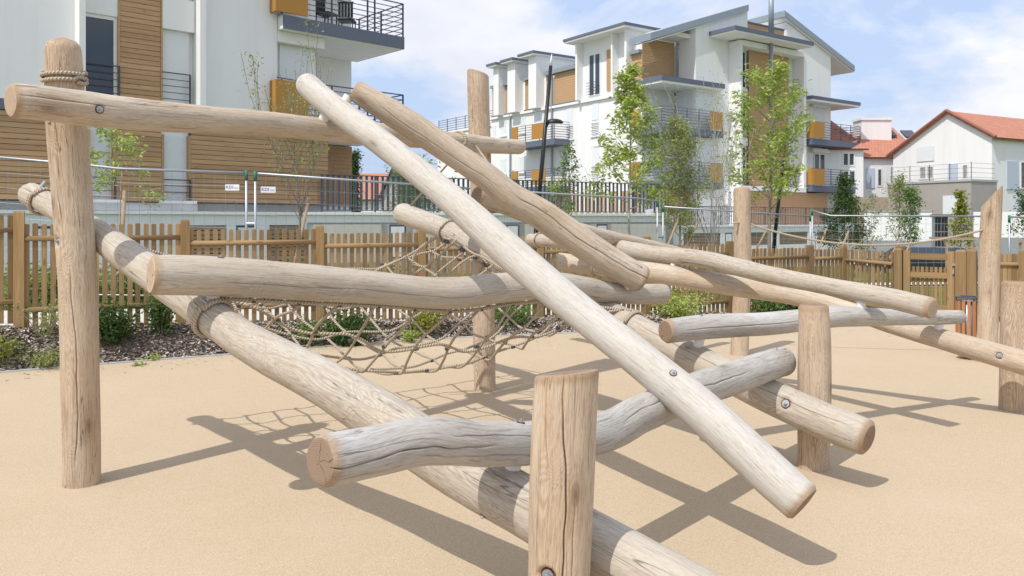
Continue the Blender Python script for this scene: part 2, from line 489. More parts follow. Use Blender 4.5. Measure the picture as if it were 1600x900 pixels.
# surfacing edge (world x, y), left to right
EDGE = [P(px, py, EYE*F/(py-HY)).xy for px, py in ((-260, 604), (0, 583), (170, 569), (355, 555), (520, 541), (700, 529), (900, 520.5), (1100, 515), (1250, 511.5), (1370, 510.5))]
def edge_curve():
    pts = [Vector(p) for p in EDGE]
    pts += [Vector((6.9, 12.4)), Vector((8.6, 12.7)), Vector((12.0, 11.6)), Vector((16, 10.0))]
    return pts
EC = edge_curve()
mb = MB()
xs = np.concatenate([np.linspace(-400, -14, 12), np.linspace(-12, 24, 91), np.linspace(26, 400, 14)])
ys = np.concatenate([np.linspace(-150, 2, 8), np.linspace(3, 24, 71), np.linspace(26, 600, 20)])
for y in ys:
    for x in xs:
        mb.v.append((x, y, ground_z(x, y) - 0.03 - 0.11*(1-sstep((Vector((x, y))-F0).dot(FN), -0.15, 0.12))*(y < 14)))
nx = len(xs)
for j in range(len(ys)-1):
    for i in range(nx-1):
        a = j*nx+i
        mb.f.append((a, a+1, a+1+nx, a+nx)); mb.m.append(0)
kind(mb.obj('ground', GRASSG, smooth=True), 'structure')

mb = MB()
poly = [(p.x, p.y) for p in EC] + [(16, -6), (-14, -6), (-14, EC[0].y)]
i = len(mb.v)
mb.v += [(x, y, 0.0) for x, y in poly]; mb.f.append(tuple(reversed(range(len(poly))))); mb.m.append(0)
play = kind(mb.obj('play_surface', EPDM), 'structure')

# concrete edging along the surfacing
mb = MB()
for a, b in zip(EC[:-1], EC[1:]):
    d = (b-a).normalized(); n = Vector((-d.y, d.x))
    p = [a, b - d*0.004, b - d*0.004 + n*0.06, a + n*0.06]
    mb.hexa([(q.x, q.y, -0.05) for q in p] + [(q.x, q.y, 0.012) for q in p])
kerb = kind(mb.obj('kerb', KERB), 'structure')

# planting bed between the surfacing and the fence
def edge_t(x):
    for a, b in zip(EC[:-1], EC[1:]):
        if a.x <= x <= b.x:
            return a.y + (b.y-a.y)*(x-a.x)/(b.x-a.x)
    return EC[0].y if x < EC[0].x else EC[-1].y
def fence_y(x):
    return F0.y + (x - F0.x)*FD.y/FD.x
def bed_z(x, y):
    q = sstep(y-edge_t(x), 0.02, 0.40)
    return max(ground_z(x, y), 0.0)*q - 0.004 + (0.006+0.012*math.sin(x*9+y*13))*q
mb = MB()
BX = np.linspace(-8.0, 6.6, 110); NR = 18
for x in BX:
    y0 = edge_t(x) + 0.02; y1 = max(y0+0.1, fence_y(x) + 0.10)
    for k in range(NR):
        y = y0 + (y1-y0)*k/(NR-1)
        mb.v.append((x, y, bed_z(x, y)))
for i in range(len(BX)-1):
    for k in range(NR-1):
        a = i*NR+k
        mb.f.append((a, a+NR, a+NR+1, a+1)); mb.m.append(0)
kind(mb.obj('planting_bed', SOIL, smooth=True), 'structure')

def scatter_mesh(name, verts, faces, tints, mat, knd, parent=None):
    me = bpy.data.meshes.new(name)
    nv = len(verts); nf = len(faces)
    me.vertices.add(nv); me.vertices.foreach_set('co', np.asarray(verts, np.float32).ravel())
    faces = np.asarray(faces, np.int32)
    k = faces.shape[1]
    me.loops.add(nf*k); me.loops.foreach_set('vertex_index', faces.ravel())
    me.polygons.add(nf)
    me.polygons.foreach_set('loop_start', np.arange(0, nf*k, k, dtype=np.int32))
    if tints is not None:
        at = me.attributes.new('tint', 'FLOAT', 'POINT')
        at.data.foreach_set('value', np.asarray(tints, np.float32))
    me.materials.append(mat)
    me.update(calc_edges=True); me.validate()
    o = put(name, me, parent)
    if knd: o['kind'] = knd
    return o

# bark chips: small tilted flakes
N = 36000
cx = rng.uniform(-7.6, 6.3, N*2)
y0 = np.array([edge_t(x) for x in cx]) + 0.066
y1 = np.array([fence_y(x) for x in cx]) + 0.06
cy = y0 + (y1-y0)*rng.uniform(0, 1, N*2)
keep = (y1 > y0 + .1); cx, cy = cx[keep][:N], cy[keep][:N]; N = len(cx)
cz = np.array([bed_z(a, b) for a, b in zip(cx, cy)]) + rng.uniform(0.004, 0.024, N)
ang = rng.uniform(0, 2*np.pi, N); til = rng.uniform(-0.6, 0.6, (N, 2))
ln = rng.uniform(0.012, 0.034, N); wd = rng.uniform(0.005, 0.013, N)
ca, sa = np.cos(ang), np.sin(ang)
V = np.zeros((N, 4, 3))
for k, (a, b) in enumerate(((-1, -1), (1, -1), (1, 1), (-1, 1))):
    lx = a*ln*(1-0.25*(b > 0)); ly = b*wd
    V[:, k, 0] = cx + lx*ca - ly*sa; V[:, k, 1] = cy + lx*sa + ly*ca
    V[:, k, 2] = cz + lx*til[:, 0] + ly*til[:, 1]
scatter_mesh('bark_mulch', V.reshape(-1, 3), np.arange(N*4).reshape(N, 4), np.repeat(rng.uniform(0, 1, N)**1.2, 4), CHIPS, 'stuff')

# path and street behind the fence
def strip(name, t0, t1, s0, s1, mat, up, n=60, knd='structure'):
    mb = MB()
    for i in range(n+1):
        s = s0 + (s1-s0)*i/n
        for t in (t0, t1):
            q = F0 + FD*s + FN*t
            mb.v.append((q.x, q.y, max(ground_z(q.x, q.y), fence_z(s) if t < 12 and s < 12.4 else -9) + up))
    for i in range(n):
        mb.f.append((2*i, 2*i+2, 2*i+3, 2*i+1)); mb.m.append(0)
    return kind(mb.obj(name, mat), knd)
strip('footpath', 0.16, 2.1, -6, 12.6, CONC, 0.0)
strip('street_pavement', 4.6, 6.6, 4, 40, CONC, 0.02)
mb = MB()
for p in [[(14, 31), (60, 33), (60, 39), (14, 38)]]:
    mb.v += [(x, y, ground_z(x, y) + 0.01) for x, y in p]; mb.f.append((0, 1, 2, 3)); mb.m.append(0)
kind(mb.obj('road', ASPH), 'structure')

# grass blades behind the fence
def grass(name, n, sampler, h0, h1, mat):
    pts = np.array([sampler() for _ in range(n)])
    a = rng.uniform(0, 2*np.pi, n); h = rng.uniform(h0, h1, n); wv = rng.uniform(0.006, 0.014, n)
    V = np.zeros((n, 3, 3))
    V[:, 0] = pts + np.stack([np.cos(a)*wv, np.sin(a)*wv, 0*a], 1)
    V[:, 1] = pts - np.stack([np.cos(a)*wv, np.sin(a)*wv, 0*a], 1)
    V[:, 2] = pts + np.stack([rng.uniform(-.05, .05, n), rng.uniform(-.05, .05, n), h], 1)
    return scatter_mesh(name, V.reshape(-1, 3), np.arange(n*3).reshape(n, 3), None, mat, 'stuff')
def _g():
    s = random.uniform(-4, 15); t = random.uniform(2.15, 4.5)
    q = F0+FD*s+FN*t
    return (q.x, q.y, max(ground_z(q.x, q.y), fence_z(s) if s < 12.4 else -9)-0.03)
grass('lawn_grass', 26000, _g, 0.06, 0.17, F_MID)

# ------------------------------------------------------------------ logs
def vn(x, y, z, f, seed):
    r = np.random.default_rng(seed); o = np.zeros_like(x)
    for _ in range(6):
        k = r.normal(0, 1, 3)*f; ph = r.uniform(0, 6.28)
        o += np.sin(k[0]*x+k[1]*y+k[2]*z+ph)
    return o/6

def smooth_path(ctrl, step):
    """Catmull-Rom through (x, y, z, r) points, resampled"""
    c = np.array(ctrl, float)
    c = np.vstack([2*c[0]-c[1], c, 2*c[-1]-c[-2]])
    c[0, 3] = c[1, 3]; c[-1, 3] = c[-2, 3]
    outp = []
    for k in range(1, len(c)-2):
        n = max(2, int(np.linalg.norm(c[k+1, :3]-c[k, :3])/step))
        t = np.linspace(0, 1, n, endpoint=False)[:, None]
        p0, p1, p2, p3 = c[k-1], c[k], c[k+1], c[k+2]
        outp.append(0.5*((2*p1)+(-p0+p2)*t+(2*p0-5*p1+4*p2-p3)*t*t+(-p0+3*p1-3*p2+p3)*t**3))
    outp.append(c[-2][None])
    a = np.vstack(outp)
    # low-pass so that hand-read points do not make kinks
    for _ in range(10):
        a[1:-1] = 0.25*a[:-2]+0.5*a[1:-1]+0.25*a[2:]
    return a

LOGS = {}
class Log:
    pass
def build_log(key, ctrl, mat, endmat, parent, step=0.016, nth=60, round0=0.012, round1=0.012, cracks=(), craters=(), seed=1,
              slant0=None, slant1=None, lump=0.006, name='log', label=None, ends=True):
    a = smooth_path(ctrl, step)
    c = a[:, :3]; R = a[:, 3]
    T = np.gradient(c, axis=0); T /= np.linalg.norm(T, axis=1)[:, None]
    u = np.concatenate([[0], np.cumsum(np.linalg.norm(np.diff(c, axis=0), axis=1))])
    Lh = u[-1]
    mid = c[len(c)//2]
    cv = np.array((0, 0, EYE)) - mid
    A = cv[None] - T*(T@cv)[:, None]; A /= np.linalg.norm(A, axis=1)[:, None]
    B = np.cross(T, A)
    # rounding at the ends
    R2 = R.copy(); 
    for k in range(len(u)):
        for rr, dd in ((round0, u[k]), (round1, Lh-u[k])):
            if dd < rr:
                q = 1-dd/rr
                R2[k] = min(R2[k], R[k]*(1-(1-math.sqrt(max(0, 1-q*q)))*min(1, rr/R[k])*0.9))
    th = list(np.linspace(-math.pi, math.pi, nth, endpoint=False))
    hw = []
    for (u0, u1, t0, dep, wid, wob) in cracks:
        h = wid/2/float(np.mean(R)); hw.append(h)
        th = [t for t in th if abs(t-t0) > h*1.6]
        th += [t0-h, t0-h*0.3, t0+h*0.3, t0+h]
    th = np.array(sorted(th)); J = len(th); K = len(u)
    TH = np.repeat(th[None], K, 0)
    DEP = np.zeros((K, J))
    for (u0, u1, t0, dep, wid, wob), h in zip(cracks, hw):
        taper = np.clip((u-u0)/0.12, 0, 1)*np.clip((u1-u)/0.25, 0, 1)
        inner = np.abs(th-t0) < h*0.5
        DEP[:, inner] = np.maximum(DEP[:, inner], dep*taper[:, None])
        dl = np.abs((th-t0+math.pi) % (2*math.pi)-math.pi)
        fall = np.clip(1-dl/1.3, 0, 1)
        sh = wob*(np.sin(u*5.1+seed)+0.4*np.sin(u*13+seed*2)+0.12*np.sin(u*41))
        TH = TH + sh[:, None]*fall[None]
    ct, st = np.cos(TH), np.sin(TH)
    X = np.repeat(u[:, None], J, 1)
    r0 = float(np.mean(R))
    lumpn = vn(X*1.0, ct*r0*2.4, st*r0*2.4, 3.2, seed)*lump*1.5 + vn(X, ct*r0*3, st*r0*3, 11, seed+5)*lump*0.45
    lumpn += vn(X*0.3, ct*r0*6, st*r0*6, 24, seed+9)*lump*0.12
    rad = R2[:, None]*(1+0) + lumpn - DEP
    pos = c[:, None]+A[:, None]*(ct*rad)[..., None]+B[:, None]*(st*rad)[..., None]
    Xp = 800+F*c[:, 0]/c[:, 1]
    bolts = []
    for (bpx, bth, cr_, cdp) in craters:
        k = int(np.argmin(np.abs(Xp-bpx))) if key[0] != 'P' else int(np.argmin(np.abs(HY+F*(EYE-c[:, 2])/c[:, 1]-bpx)))
        cn = A[k]*math.cos(bth)+B[k]*math.sin(bth); cp = c[k]+cn*R[k]
        bolts.append((cp, cn, T[k], cr_, cdp))
        d = np.linalg.norm(pos-np.array(cp)[None, None], axis=2)
        f = np.clip((cr_*1.15-d)/(cr_*0.3), 0, 1)
        pos -= np.array(cn)[None, None]*(f*cdp)[..., None]
    for sl_, end in ((slant0, 0), (slant1, 1)):
        if sl_ is not None:       # shift along the axis by a plane: (camera-side slope, lateral slope)
            q = (sl_[0]*ct*R[:, None]+sl_[1]*st*R[:, None])
            wgt = np.clip(1-(u if end == 0 else Lh-u)/0.35, 0, 1)
            pos += T[:, None]*(q*wgt[:, None])[..., None]
    co = np.stack([X+seed*7.3, ct*rad, st*rad], 2)
    nv = K*J
    idx = np.arange(nv).reshape(K, J)
    q = np.stack([idx[:-1], np.roll(idx, -1, 1)[:-1], np.roll(idx, -1, 1)[1:], idx[1:]], 2).reshape(-1, 4)
    me = bpy.data.meshes.new(name)
    me.vertices.add(nv); me.vertices.foreach_set('co', pos.astype(np.float32).ravel())
    me.loops.add(len(q)*4); me.loops.foreach_set('vertex_index', q.astype(np.int32).ravel())
    me.polygons.add(len(q)); me.polygons.foreach_set('loop_start', np.arange(0, len(q)*4, 4, dtype=np.int32))
    me.polygons.foreach_set('use_smooth', np.ones(len(q), bool))
    at = me.attributes.new('logco', 'FLOAT_VECTOR', 'POINT'); at.data.foreach_set('vector', co.astype(np.float32).ravel())
    ae = me.attributes.new('endd', 'FLOAT', 'POINT'); ae.data.foreach_set('value', np.repeat(np.minimum(u, Lh-u)+(key[0] == 'P')*(u < Lh/2)*1.0, J).astype(np.float32))
    me.materials.append(mat); me.update(calc_edges=True)
    o = put(name, me, parent)
    if label: o['label'] = label
    if ends:
        for e, k in ((0, 0), (1, K-1)):
            ring = pos[k]; cc = c[k]
            if (slant0 if e == 0 else slant1) is not None:
                cc = ring.mean(0)
            fr = [1.0, 0.86, 0.6, 0.3]
            vs = []; cs = []
            sgn = -1 if e == 0 else 1
            for f in fr:
                p = cc + (ring-cc)*f + T[k]*sgn*(0.0015 if f < 1 else 0.0)
                if f < 1: p = p + T[k]*sgn*(vn(p[:, 0]*9, p[:, 1]*9, p[:, 2]*9, 3, seed)*0.0016)[:, None]
                vs.append(p); cs.append(np.stack([np.full(J, u[k]+seed), ct[k]*rad[k]*f, st[k]*rad[k]*f], 1))
            vs.append((cc+T[k]*sgn*0.0015)[None]); cs.append(np.array([[u[k]+seed, 0, 0]]))
            vs = np.vstack(vs); cs = np.vstack(cs)
            fs = []
            for a_ in range(len(fr)-1):
                for j in range(J):
                    j2 = (j+1) % J
                    f4 = (a_*J+j, a_*J+j2, (a_+1)*J+j2, (a_+1)*J+j)
                    fs.append(f4 if e == 1 else f4[::-1])
            ap = len(fr)*J
            for j in range(J):
                f3 = ((len(fr)-1)*J+j, (len(fr)-1)*J+(j+1) % J, ap)
                fs.append(f3 if e == 1 else f3[::-1])
            m2 = bpy.data.meshes.new('cut_end'); m2.from_pydata(vs.tolist(), [], fs)
            at = m2.attributes.new('logco', 'FLOAT_VECTOR', 'POINT'); at.data.foreach_set('vector', cs.astype(np.float32).ravel())
            m2.materials.append(endmat); m2.update()
            put('cut_end', m2, o)
    g = Log(); g.o = o; g.c = c; g.R = R; g.u = u; g.T = T; g.A = A; g.B = B; g.name = key; g.bolts = bolts
    LOGS[key] = g
    return g

def log_pts(pts, ya, yb):
    """picture points with widths; the depth runs linearly in 1/Y along the picture x axis"""
    (xa, Ya), (xb, Yb) = ya, yb
    out = []
    for px, py, wd in pts:
        iy = 1/Ya + (1/Yb-1/Ya)*(px-xa)/(xb-xa)
        Y = 1/iy
        p = P(px, py, Y)
        out.append((p.x, p.y, p.z, wd*Y/F/2))
    return out

def at_px(g, px, py=None):
    """index of the axis point that projects to px (or nearest to px, py)"""
    X = 800+F*g.c[:, 0]/g.c[:, 1]; Yp = HY+F*(EYE-g.c[:, 2])/g.c[:, 1]
    d = np.abs(X-px) if py is None else np.hypot(X-px, Yp-py)
    return int(np.argmin(d))

frame = thing('climbing_frame', 'climbing frame of bare round logs bolted crosswise over posts, with a rope net', 'climbing frame', (0, 5.2, 0))

SP = {}
SP['A'] = dict(ctrl=log_pts([(16,158,54),(60,161,54),(145,172,52),(220,180,48),(300,186,45),(400,192,40),(500,202,37),(620,211,33),(715,222,28),(770,227,25),(817,230,22)], (145, 4.50), (750, 7.06)),
    mat=L_TAN, endmat=E_PALE, round1=0.06, cracks=[(0.0, 0.55, -0.35, 0.012, 0.006, 0.02)], seed=3)
SP['B'] = dict(ctrl=log_pts([(235,429,63),(322,431,63),(400,435,60),(500,442,56),(600,450,50),(660,456,48),(720,457,50),(800,448,46),(880,446,40),(950,456,34),(1000,459,33),(1041,459,31)], (322, 4.2), (950, 5.93)),
    mat=L_PALE, endmat=E_PALE, round1=0.05, cracks=[(0.3, 2.2, 0.25, 0.008, 0.004, 0.05)], seed=11)
SP['C'] = dict(ctrl=log_pts([(40,301,38),(75,319,37),(150,364,42),(200,401,50),(280,455,54),(350,510,56),(400,543,60),(500,594,70),(600,657,79),(700,722,86),(800,780,89),(950,861,93),(1100,945,98),(1180,985,98)], (130, 5.02), (870, 3.08)),
    mat=L_PALE, endmat=E_WARM, round0=0.09, cracks=[(1.9, 2.4, -0.05, 0.012, 0.006, 0.03), (3.6, 4.6, -0.45, 0.010, 0.005, 0.06), (0.0, 0.5, -0.2, 0.012, 0.006, 0.03)], seed=21, lump=0.008)
SP['D'] = dict(ctrl=log_pts([(622,331,33),(693,358,32),(760,393,34),(850,440,39),(950,491,44),(1000,517,46),(1085,561,50),(1145,591,52),(1250,642,57),(1330,674,58),(1358,685,57)], (757, 7.0), (1250, 4.86)),
    mat=L_PALE, endmat=E_WARM, round0=0.10, round1=0.03, cracks=[(3.2, 4.8, -0.25, 0.010, 0.005, 0.04)], seed=31)
SP['E'] = dict(ctrl=log_pts([(472,125,38),(512,160,38),(600,226,41),(700,307,46),(800,397,52),(900,482,54),(1000,561,59),(1100,645,65),(1200,738,68),(1256,788,67)], (525, 5.60), (1075, 3.86)),
    mat=L_WHITE, endmat=E_WARM, round0=0.10, cracks=[(0.7, 2.3, 0.55, 0.006, 0.003, 0.03)], seed=41, lump=0.004)
SP['G'] = dict(ctrl=log_pts([(499,722,84),(560,711,82),(650,691,78),(700,689,74),(800,692,68),(935,677,62),(1003,646,56),(1080,612,52),(1145,590,49),(1200,571,43),(1228,564,41)], (790, 3.15), (1190, 4.92)),
    mat=L_GREY, endmat=E_WARM, round1=0.06, cracks=[(-0.12, 0.75, 0.22, 0.018, 0.0055, 0.05), (0.35, 1.25, 0.60, 0.012, 0.0035, 0.05), (0.5, 1.3, -0.25, 0.010, 0.003, 0.04), (1.6, 2.9, -0.1, 0.008, 0.0035, 0.05)], seed=51, lump=0.008)
SP['H'] = dict(ctrl=log_pts([(553,140,36),(600,168,41),(650,200,43),(700,234,41),(760,276,42),(800,309,44),(850,338,47),(920,387,47),(970,419,45),(1004,438,42)], (590, 5.6), (980, 5.90)),
    mat=L_TAN, endmat=E_WARM, cracks=[(1.3, 3.1, -0.2, 0.014, 0.007, 0.06), (0.2, 1.2, 0.2, 0.006, 0.004, 0.05)], seed=61)
SP['I'] = dict(ctrl=log_pts([(745,304,27),(790,321,28),(850,343,27),(900,358,25),(960,372,22),(1030,388,20),(1090,403,18)], (745, 6.98), (1080, 9.5)),
    mat=L_TAN, endmat=E_WARM, seed=71)
SP['J'] = dict(ctrl=log_pts([(827,375,20),(870,377,22),(950,385,25),(1025,398,26),(1100,405,26),(1200,429,27),(1287,446,27),(1385,465,31),(1458,482,33)], (1100, 7.4), (1355, 6.0)),
    mat=L_PALE, endmat=E_PALE, seed=81, lump=0.004)
SP['K'] = dict(ctrl=log_pts([(872,409,29),(900,412,29),(980,421,31),(1050,430,31),(1150,447,30),(1230,460,28),(1300,477,27),(1355,494,28),(1400,509,30),(1495,536,34),(1600,567,37),(1690,595,41)], (880, 8.3), (1560, 6.30)),
    mat=L_TAN, endmat=E_WARM, seed=91)
SP['L'] = dict(ctrl=log_pts([(1039,518,38),(1100,511,37),(1150,508,35),(1200,506,34),(1260,499,32),(1310,494,31),(1370,495,27),(1440,496,23),(1504,495,21)], (1085, 5.32), (1475, 6.5)),
    mat=L_GREY, endmat=E_WARM, round1=0.05, seed=101, cracks=[(0.1, 1.2, 0.1, 0.008, 0.004, 0.05)])

def post_pts(top, base, Y, extra=()):
    """top and base: picture x, y, width"""
    pts = [base] + list(extra) + [top]
    o = []
    for px, py, wd in pts:
        p = P(px, py, Y); o.append((p.x, Y, p.z, wd*Y/F/2))
    o[0] = (o[0][0], o[0][1], -0.08, o[0][3])
    return o
PO = {}
PO['P1'] = dict(ctrl=post_pts((97.5,60,46), (128,757,55), 4.73, [(127.5,650,55),(121,450,54),(112,300,56),(105,200,57),(101,130,55),(98.5,80,52)]), seed=111, cracks=[(0.2, 1.4, -0.25, 0.012, 0.006, 0.08)], round1=0.07)
PO['P2'] = dict(ctrl=post_pts((747,113,33), (758,605,35), 7.32, [(756,500,34),(752,320,34)]), seed=121, slant1=(0.0, -0.30))
PO['P3'] = dict(ctrl=post_pts((885,583,102), (867,1040,96), 2.80, [(874,880,98),(880,700,102)]), seed=131, step=0.008, nth=84, lump=0.005,
    cracks=[(0.35, 1.12, 0.06, 0.022, 0.007, 0.05), (0.75, 1.12, -0.50, 0.012, 0.005, 0.03), (0.1, 0.9, -0.85, 0.008, 0.004, 0.02), (0.2, 0.7, 0.35, 0.010, 0.004, 0.04)], slant1=(0.12, 0.16), round1=0.004)
PO['P5'] = dict(ctrl=post_pts((1271,476,46), (1270,733,48), 5.03, [(1273,560,49)]), seed=151, cracks=[(0.3, 0.95, -0.3, 0.01, 0.005, 0.05)])
PO['P7'] = dict(ctrl=post_pts((1590,440,44), (1586,642,46), 6.56), seed=171)

if CHECK:
    import itertools
    T_ = {}
    for k, d in list(SP.items())+list(PO.items()):
        T_[k] = smooth_path(d['ctrl'], 0.03)
    for k in T_:
        a = T_[k]; print(k, 'len', round(float(np.sum(np.linalg.norm(np.diff(a[:, :3], axis=0), axis=1))), 2), 'z', a[0, 2].round(2), a[-1, 2].round(2), 'r', a[0, 3].round(3), a[-1, 3].round(3), 'Y', a[0,1].round(2), a[-1,1].round(2))
    for x, y in itertools.combinations(T_, 2):
        a, b = T_[x], T_[y]
        d = np.linalg.norm(a[:, None, :3]-b[None, :, :3], axis=2)
        i, j = np.unravel_index(np.argmin(d), d.shape)
        g = d[i, j]-a[i, 3]-b[j, 3]
        if g < 0.15:
            print(x, y, 'gap %.3f' % g, 'px', round(800+F*a[i, 0]/a[i, 1]), round(HY+F*(EYE-a[i, 2])/a[i, 1]), 'zA %.2f zB %.2f Ya %.2f Yb %.2f' % (a[i, 2], b[j, 2], a[i,1], b[j,1]))

# bolts: (picture x, or picture y on a post; angle round the log; radius and depth of the counterbore)
SP['A']['craters'] = [(145, -0.12, 0.028, 0.008), (786, -0.1, 0.022, 0.005)]
SP['B']['craters'] = [(343, -1.35, 0.020, 0.004)]
SP['E']['craters'] = [(1047, -0.55, 0.022, 0.004)]
SP['D']['craters'] = [(1238, -0.05, 0.034, 0.02), (720, 0.9, 0.02, 0.006)]
SP['G']['craters'] = [(806, -1.25, 0.02, 0.004), (1212, -1.1, 0.02, 0.004)]
SP['H']['craters'] = [(988, -0.9, 0.02, 0.004)]
SP['K']['craters'] = [(1561, 0.0, 0.03, 0.012)]
SP['L']['craters'] = [(1094, -1.2, 0.02, 0.004)]
SP['C']['craters'] = [(778, 1.35, 0.018, 0.004)]
PO['P1']['craters'] = [(377, -1.2, 0.030, 0.018)]
PO['P3']['craters'] = [(885, -0.42, 0.031, 0.022)]

LAB = {'A': 'light brown log lying level across the tall left post, near the top',
 'B': 'thick level log above the rope net', 'C': 'long pale log with swirling grain running down from the tall left post',
 'D': 'pale sloping log on the far side of the net', 'E': 'bleached white log leaning steeply over all the others',
 'G': 'grey crooked log with cracked brown end', 'H': 'brown leaning log ending above the level net log',
 'I': 'thin brown log set high behind the leaning logs', 'J': 'slender pale log sloping down to the right',
 'K': 'sloping brown log reaching the low right post', 'L': 'low grey log propped level in front of the gate'}
for k, d in SP.items():
    build_log(k, parent=frame, label=LAB[k], **d)
PL = {'P1': 'tall round post with rounded top and rope wrap', 'P2': 'tall rear post with slanted top', 'P3': 'short thick cracked post standing nearest',
      'P5': 'short post behind the low grey log', 'P7': 'short stout post under the right end of the sloping log'}
for k, d in PO.items():
    build_log(k, parent=frame, mat=L_POST, endmat=E_WARM if k != 'P1' else E_PALE, name='post', label=PL[k], **d)

# bolt heads share one mesh
def ngon_cyl(mb, r, z0, z1, n, m=0, a0=0.0):
    i = len(mb.v)
    for z in (z0, z1):
        mb.v += [(r*math.cos(a0+2*math.pi*k/n), r*math.sin(a0+2*math.pi*k/n), z) for k in range(n)]
    mb.f.append(tuple(i+k for k in reversed(range(n)))); mb.m.append(m)
    mb.f.append(tuple(i+n+k for k in range(n))); mb.m.append(m)
    for k in range(n):
        mb.f.append((i+k, i+(k+1) % n, i+n+(k+1) % n, i+n+k)); mb.m.append(m)
mb = MB()
ngon_cyl(mb, 1.0, -0.3, 0.10, 24, 1)
ngon_cyl(mb, 0.78, 0.10, 0.20, 24, 0)
ngon_cyl(mb, 0.45, 0.20, 0.62, 6, 0, 0.3)
ngon_cyl(mb, 0.24, 0.62, 0.85, 12, 0)
bolt_me = mb.data('bolt', [STEEL, HOLE])
for g in LOGS.values():
    for (cp, cn, t, cr_, cdp) in g.bolts:
        cp = Vector(cp); cn = Vector(cn)
        q = cn.to_track_quat('Z', 'Y')
        o = put('bolt', bolt_me, g.o)
        o.rotation_euler = q.to_euler(); o.location = cp - cn*(cdp - 0.001); o.scale = (cr_*0.85,)*3

# white spacers where two logs cross
def spacer(x, y, r=0.034, side=0.0, steel=False):
    a, b = LOGS[x], LOGS[y]
    d = np.linalg.norm(a.c[:, None]-b.c[None, :], axis=2)
    i, j = np.unravel_index(np.argmin(d), d.shape)
    p, q = Vector(a.c[i]), Vector(b.c[j])
    mb = MB(); e = (q-p).normalized()
    mb.tube([p + e*(a.R[i]*0.72), q - e*(b.R[j]*0.72)], r, 20)
    mb.obj('spacer', NYLON if not steel else STEEL, frame, smooth=False)
for x, y in (('B', 'C'), ('B', 'D'), ('G', 'C'), ('G', 'D'), ('E', 'G'), ('H', 'B'), ('H', 'E'), ('C', 'P1'), ('D', 'P5'), ('L', 'D'), ('L', 'K'), ('J', 'L'), ('J', 'K'), ('I', 'P2'), ('E', 'A')):
    spacer(x, y)

# ------------------------------------------------------------------ ropes
def rope_mesh(pts, r, name='rope', n=10):
    pts = [Vector(p) for p in pts]
    T = [(pts[min(len(pts)-1, k+1)]-pts[max(0, k-1)]).normalized() for k in range(len(pts))]
    up = Vector((0, 0, 1)) if abs(T[0].z) < .9 else Vector((1, 0, 0))
    X = T[0].cross(up).normalized()
    v = []; f = []; uvs = []; L = 0
    Ls = [0]
    for k in range(1, len(pts)):
        L += (pts[k]-pts[k-1]).length; Ls.append(L)
    for k, p in enumerate(pts):
        X = (X - T[k]*X.dot(T[k])).normalized(); Yv = T[k].cross(X)
        for q in range(n):
            a = 2*math.pi*q/n
            v.append(tuple(p + (X*math.cos(a)+Yv*math.sin(a))*r))
    for k in range(len(pts)-1):
        for q in range(n):
            a = k*n+q; b = k*n+(q+1) % n
            f.append((a, b, b+n, a+n)); uvs += [(Ls[k], q/n), (Ls[k], (q+1)/n), (Ls[k+1], (q+1)/n), (Ls[k+1], q/n)]
    f.append(tuple(reversed(range(n)))); uvs += [(0, 0)]*n
    e = (len(pts)-1)*n
    f.append(tuple(e+q for q in range(n))); uvs += [(0, 0)]*n
    me = bpy.data.meshes.new(name); me.from_pydata(v, [], f)
    ul = me.uv_layers.new(name='UVMap')
    ul.data.foreach_set('uv', np.array(uvs, np.float32).ravel())
    me.polygons.foreach_set('use_smooth', [True]*len(f))
    me.materials.append(ROPE); me.update()
    return me
def rope(pts, r=0.0085, parent=None, name='rope', label=None, sm=True):
    pts = [Vector(p) for p in pts]
    if sm and len(pts) > 2:
        a = [2*pts[0]-pts[1]]+pts+[2*pts[-1]-pts[-2]]; o = []
        for k in range(1, len(a)-2):
            n = max(3, int((a[k+1]-a[k]).length/0.03))
            for i in range(n):
                t = i/n
                o.append(0.5*((2*a[k])+(a[k+1]-a[k-1])*t+(2*a[k-1]-5*a[k]+4*a[k+1]-a[k+2])*t*t+(-a[k-1]+3*a[k]-3*a[k+1]+a[k+2])*t**3))
        o.append(a[-2]); pts = o
    ob = put(name, rope_mesh(pts, r, name), parent)
    if label: ob['label'] = label
    return ob
def wrap(g, i, turns=1.0, r=0.0095, pitch=0.022, start=0.0, parent=None, skew=0.0):
    ds = g.u[1]-g.u[0]
    pts = []
    N_ = int(26*turns)+1
    for k in range(N_):
        a = start + 2*math.pi*turns*k/(N_-1)
        off = pitch*turns*k/(N_-1) + skew*math.cos(a)
        j = int(max(0, min(len(g.u)-1, i+off/ds)))
        pts.append(Vector(g.c[j]) + (Vector(g.A[j])*math.cos(a)+Vector(g.B[j])*math.sin(a))*(g.R[j]*1.0+r*1.1))
    return pts
C_, D_, A_, B_, K_, P1_ = (LOGS[k] for k in ('C', 'D', 'A', 'B', 'K', 'P1'))
def surf(g, i, th, extra=0.0):
    return Vector(g.c[i]) + (Vector(g.A[i])*math.cos(th)+Vector(g.B[i])*math.sin(th))*(g.R[i]+extra)

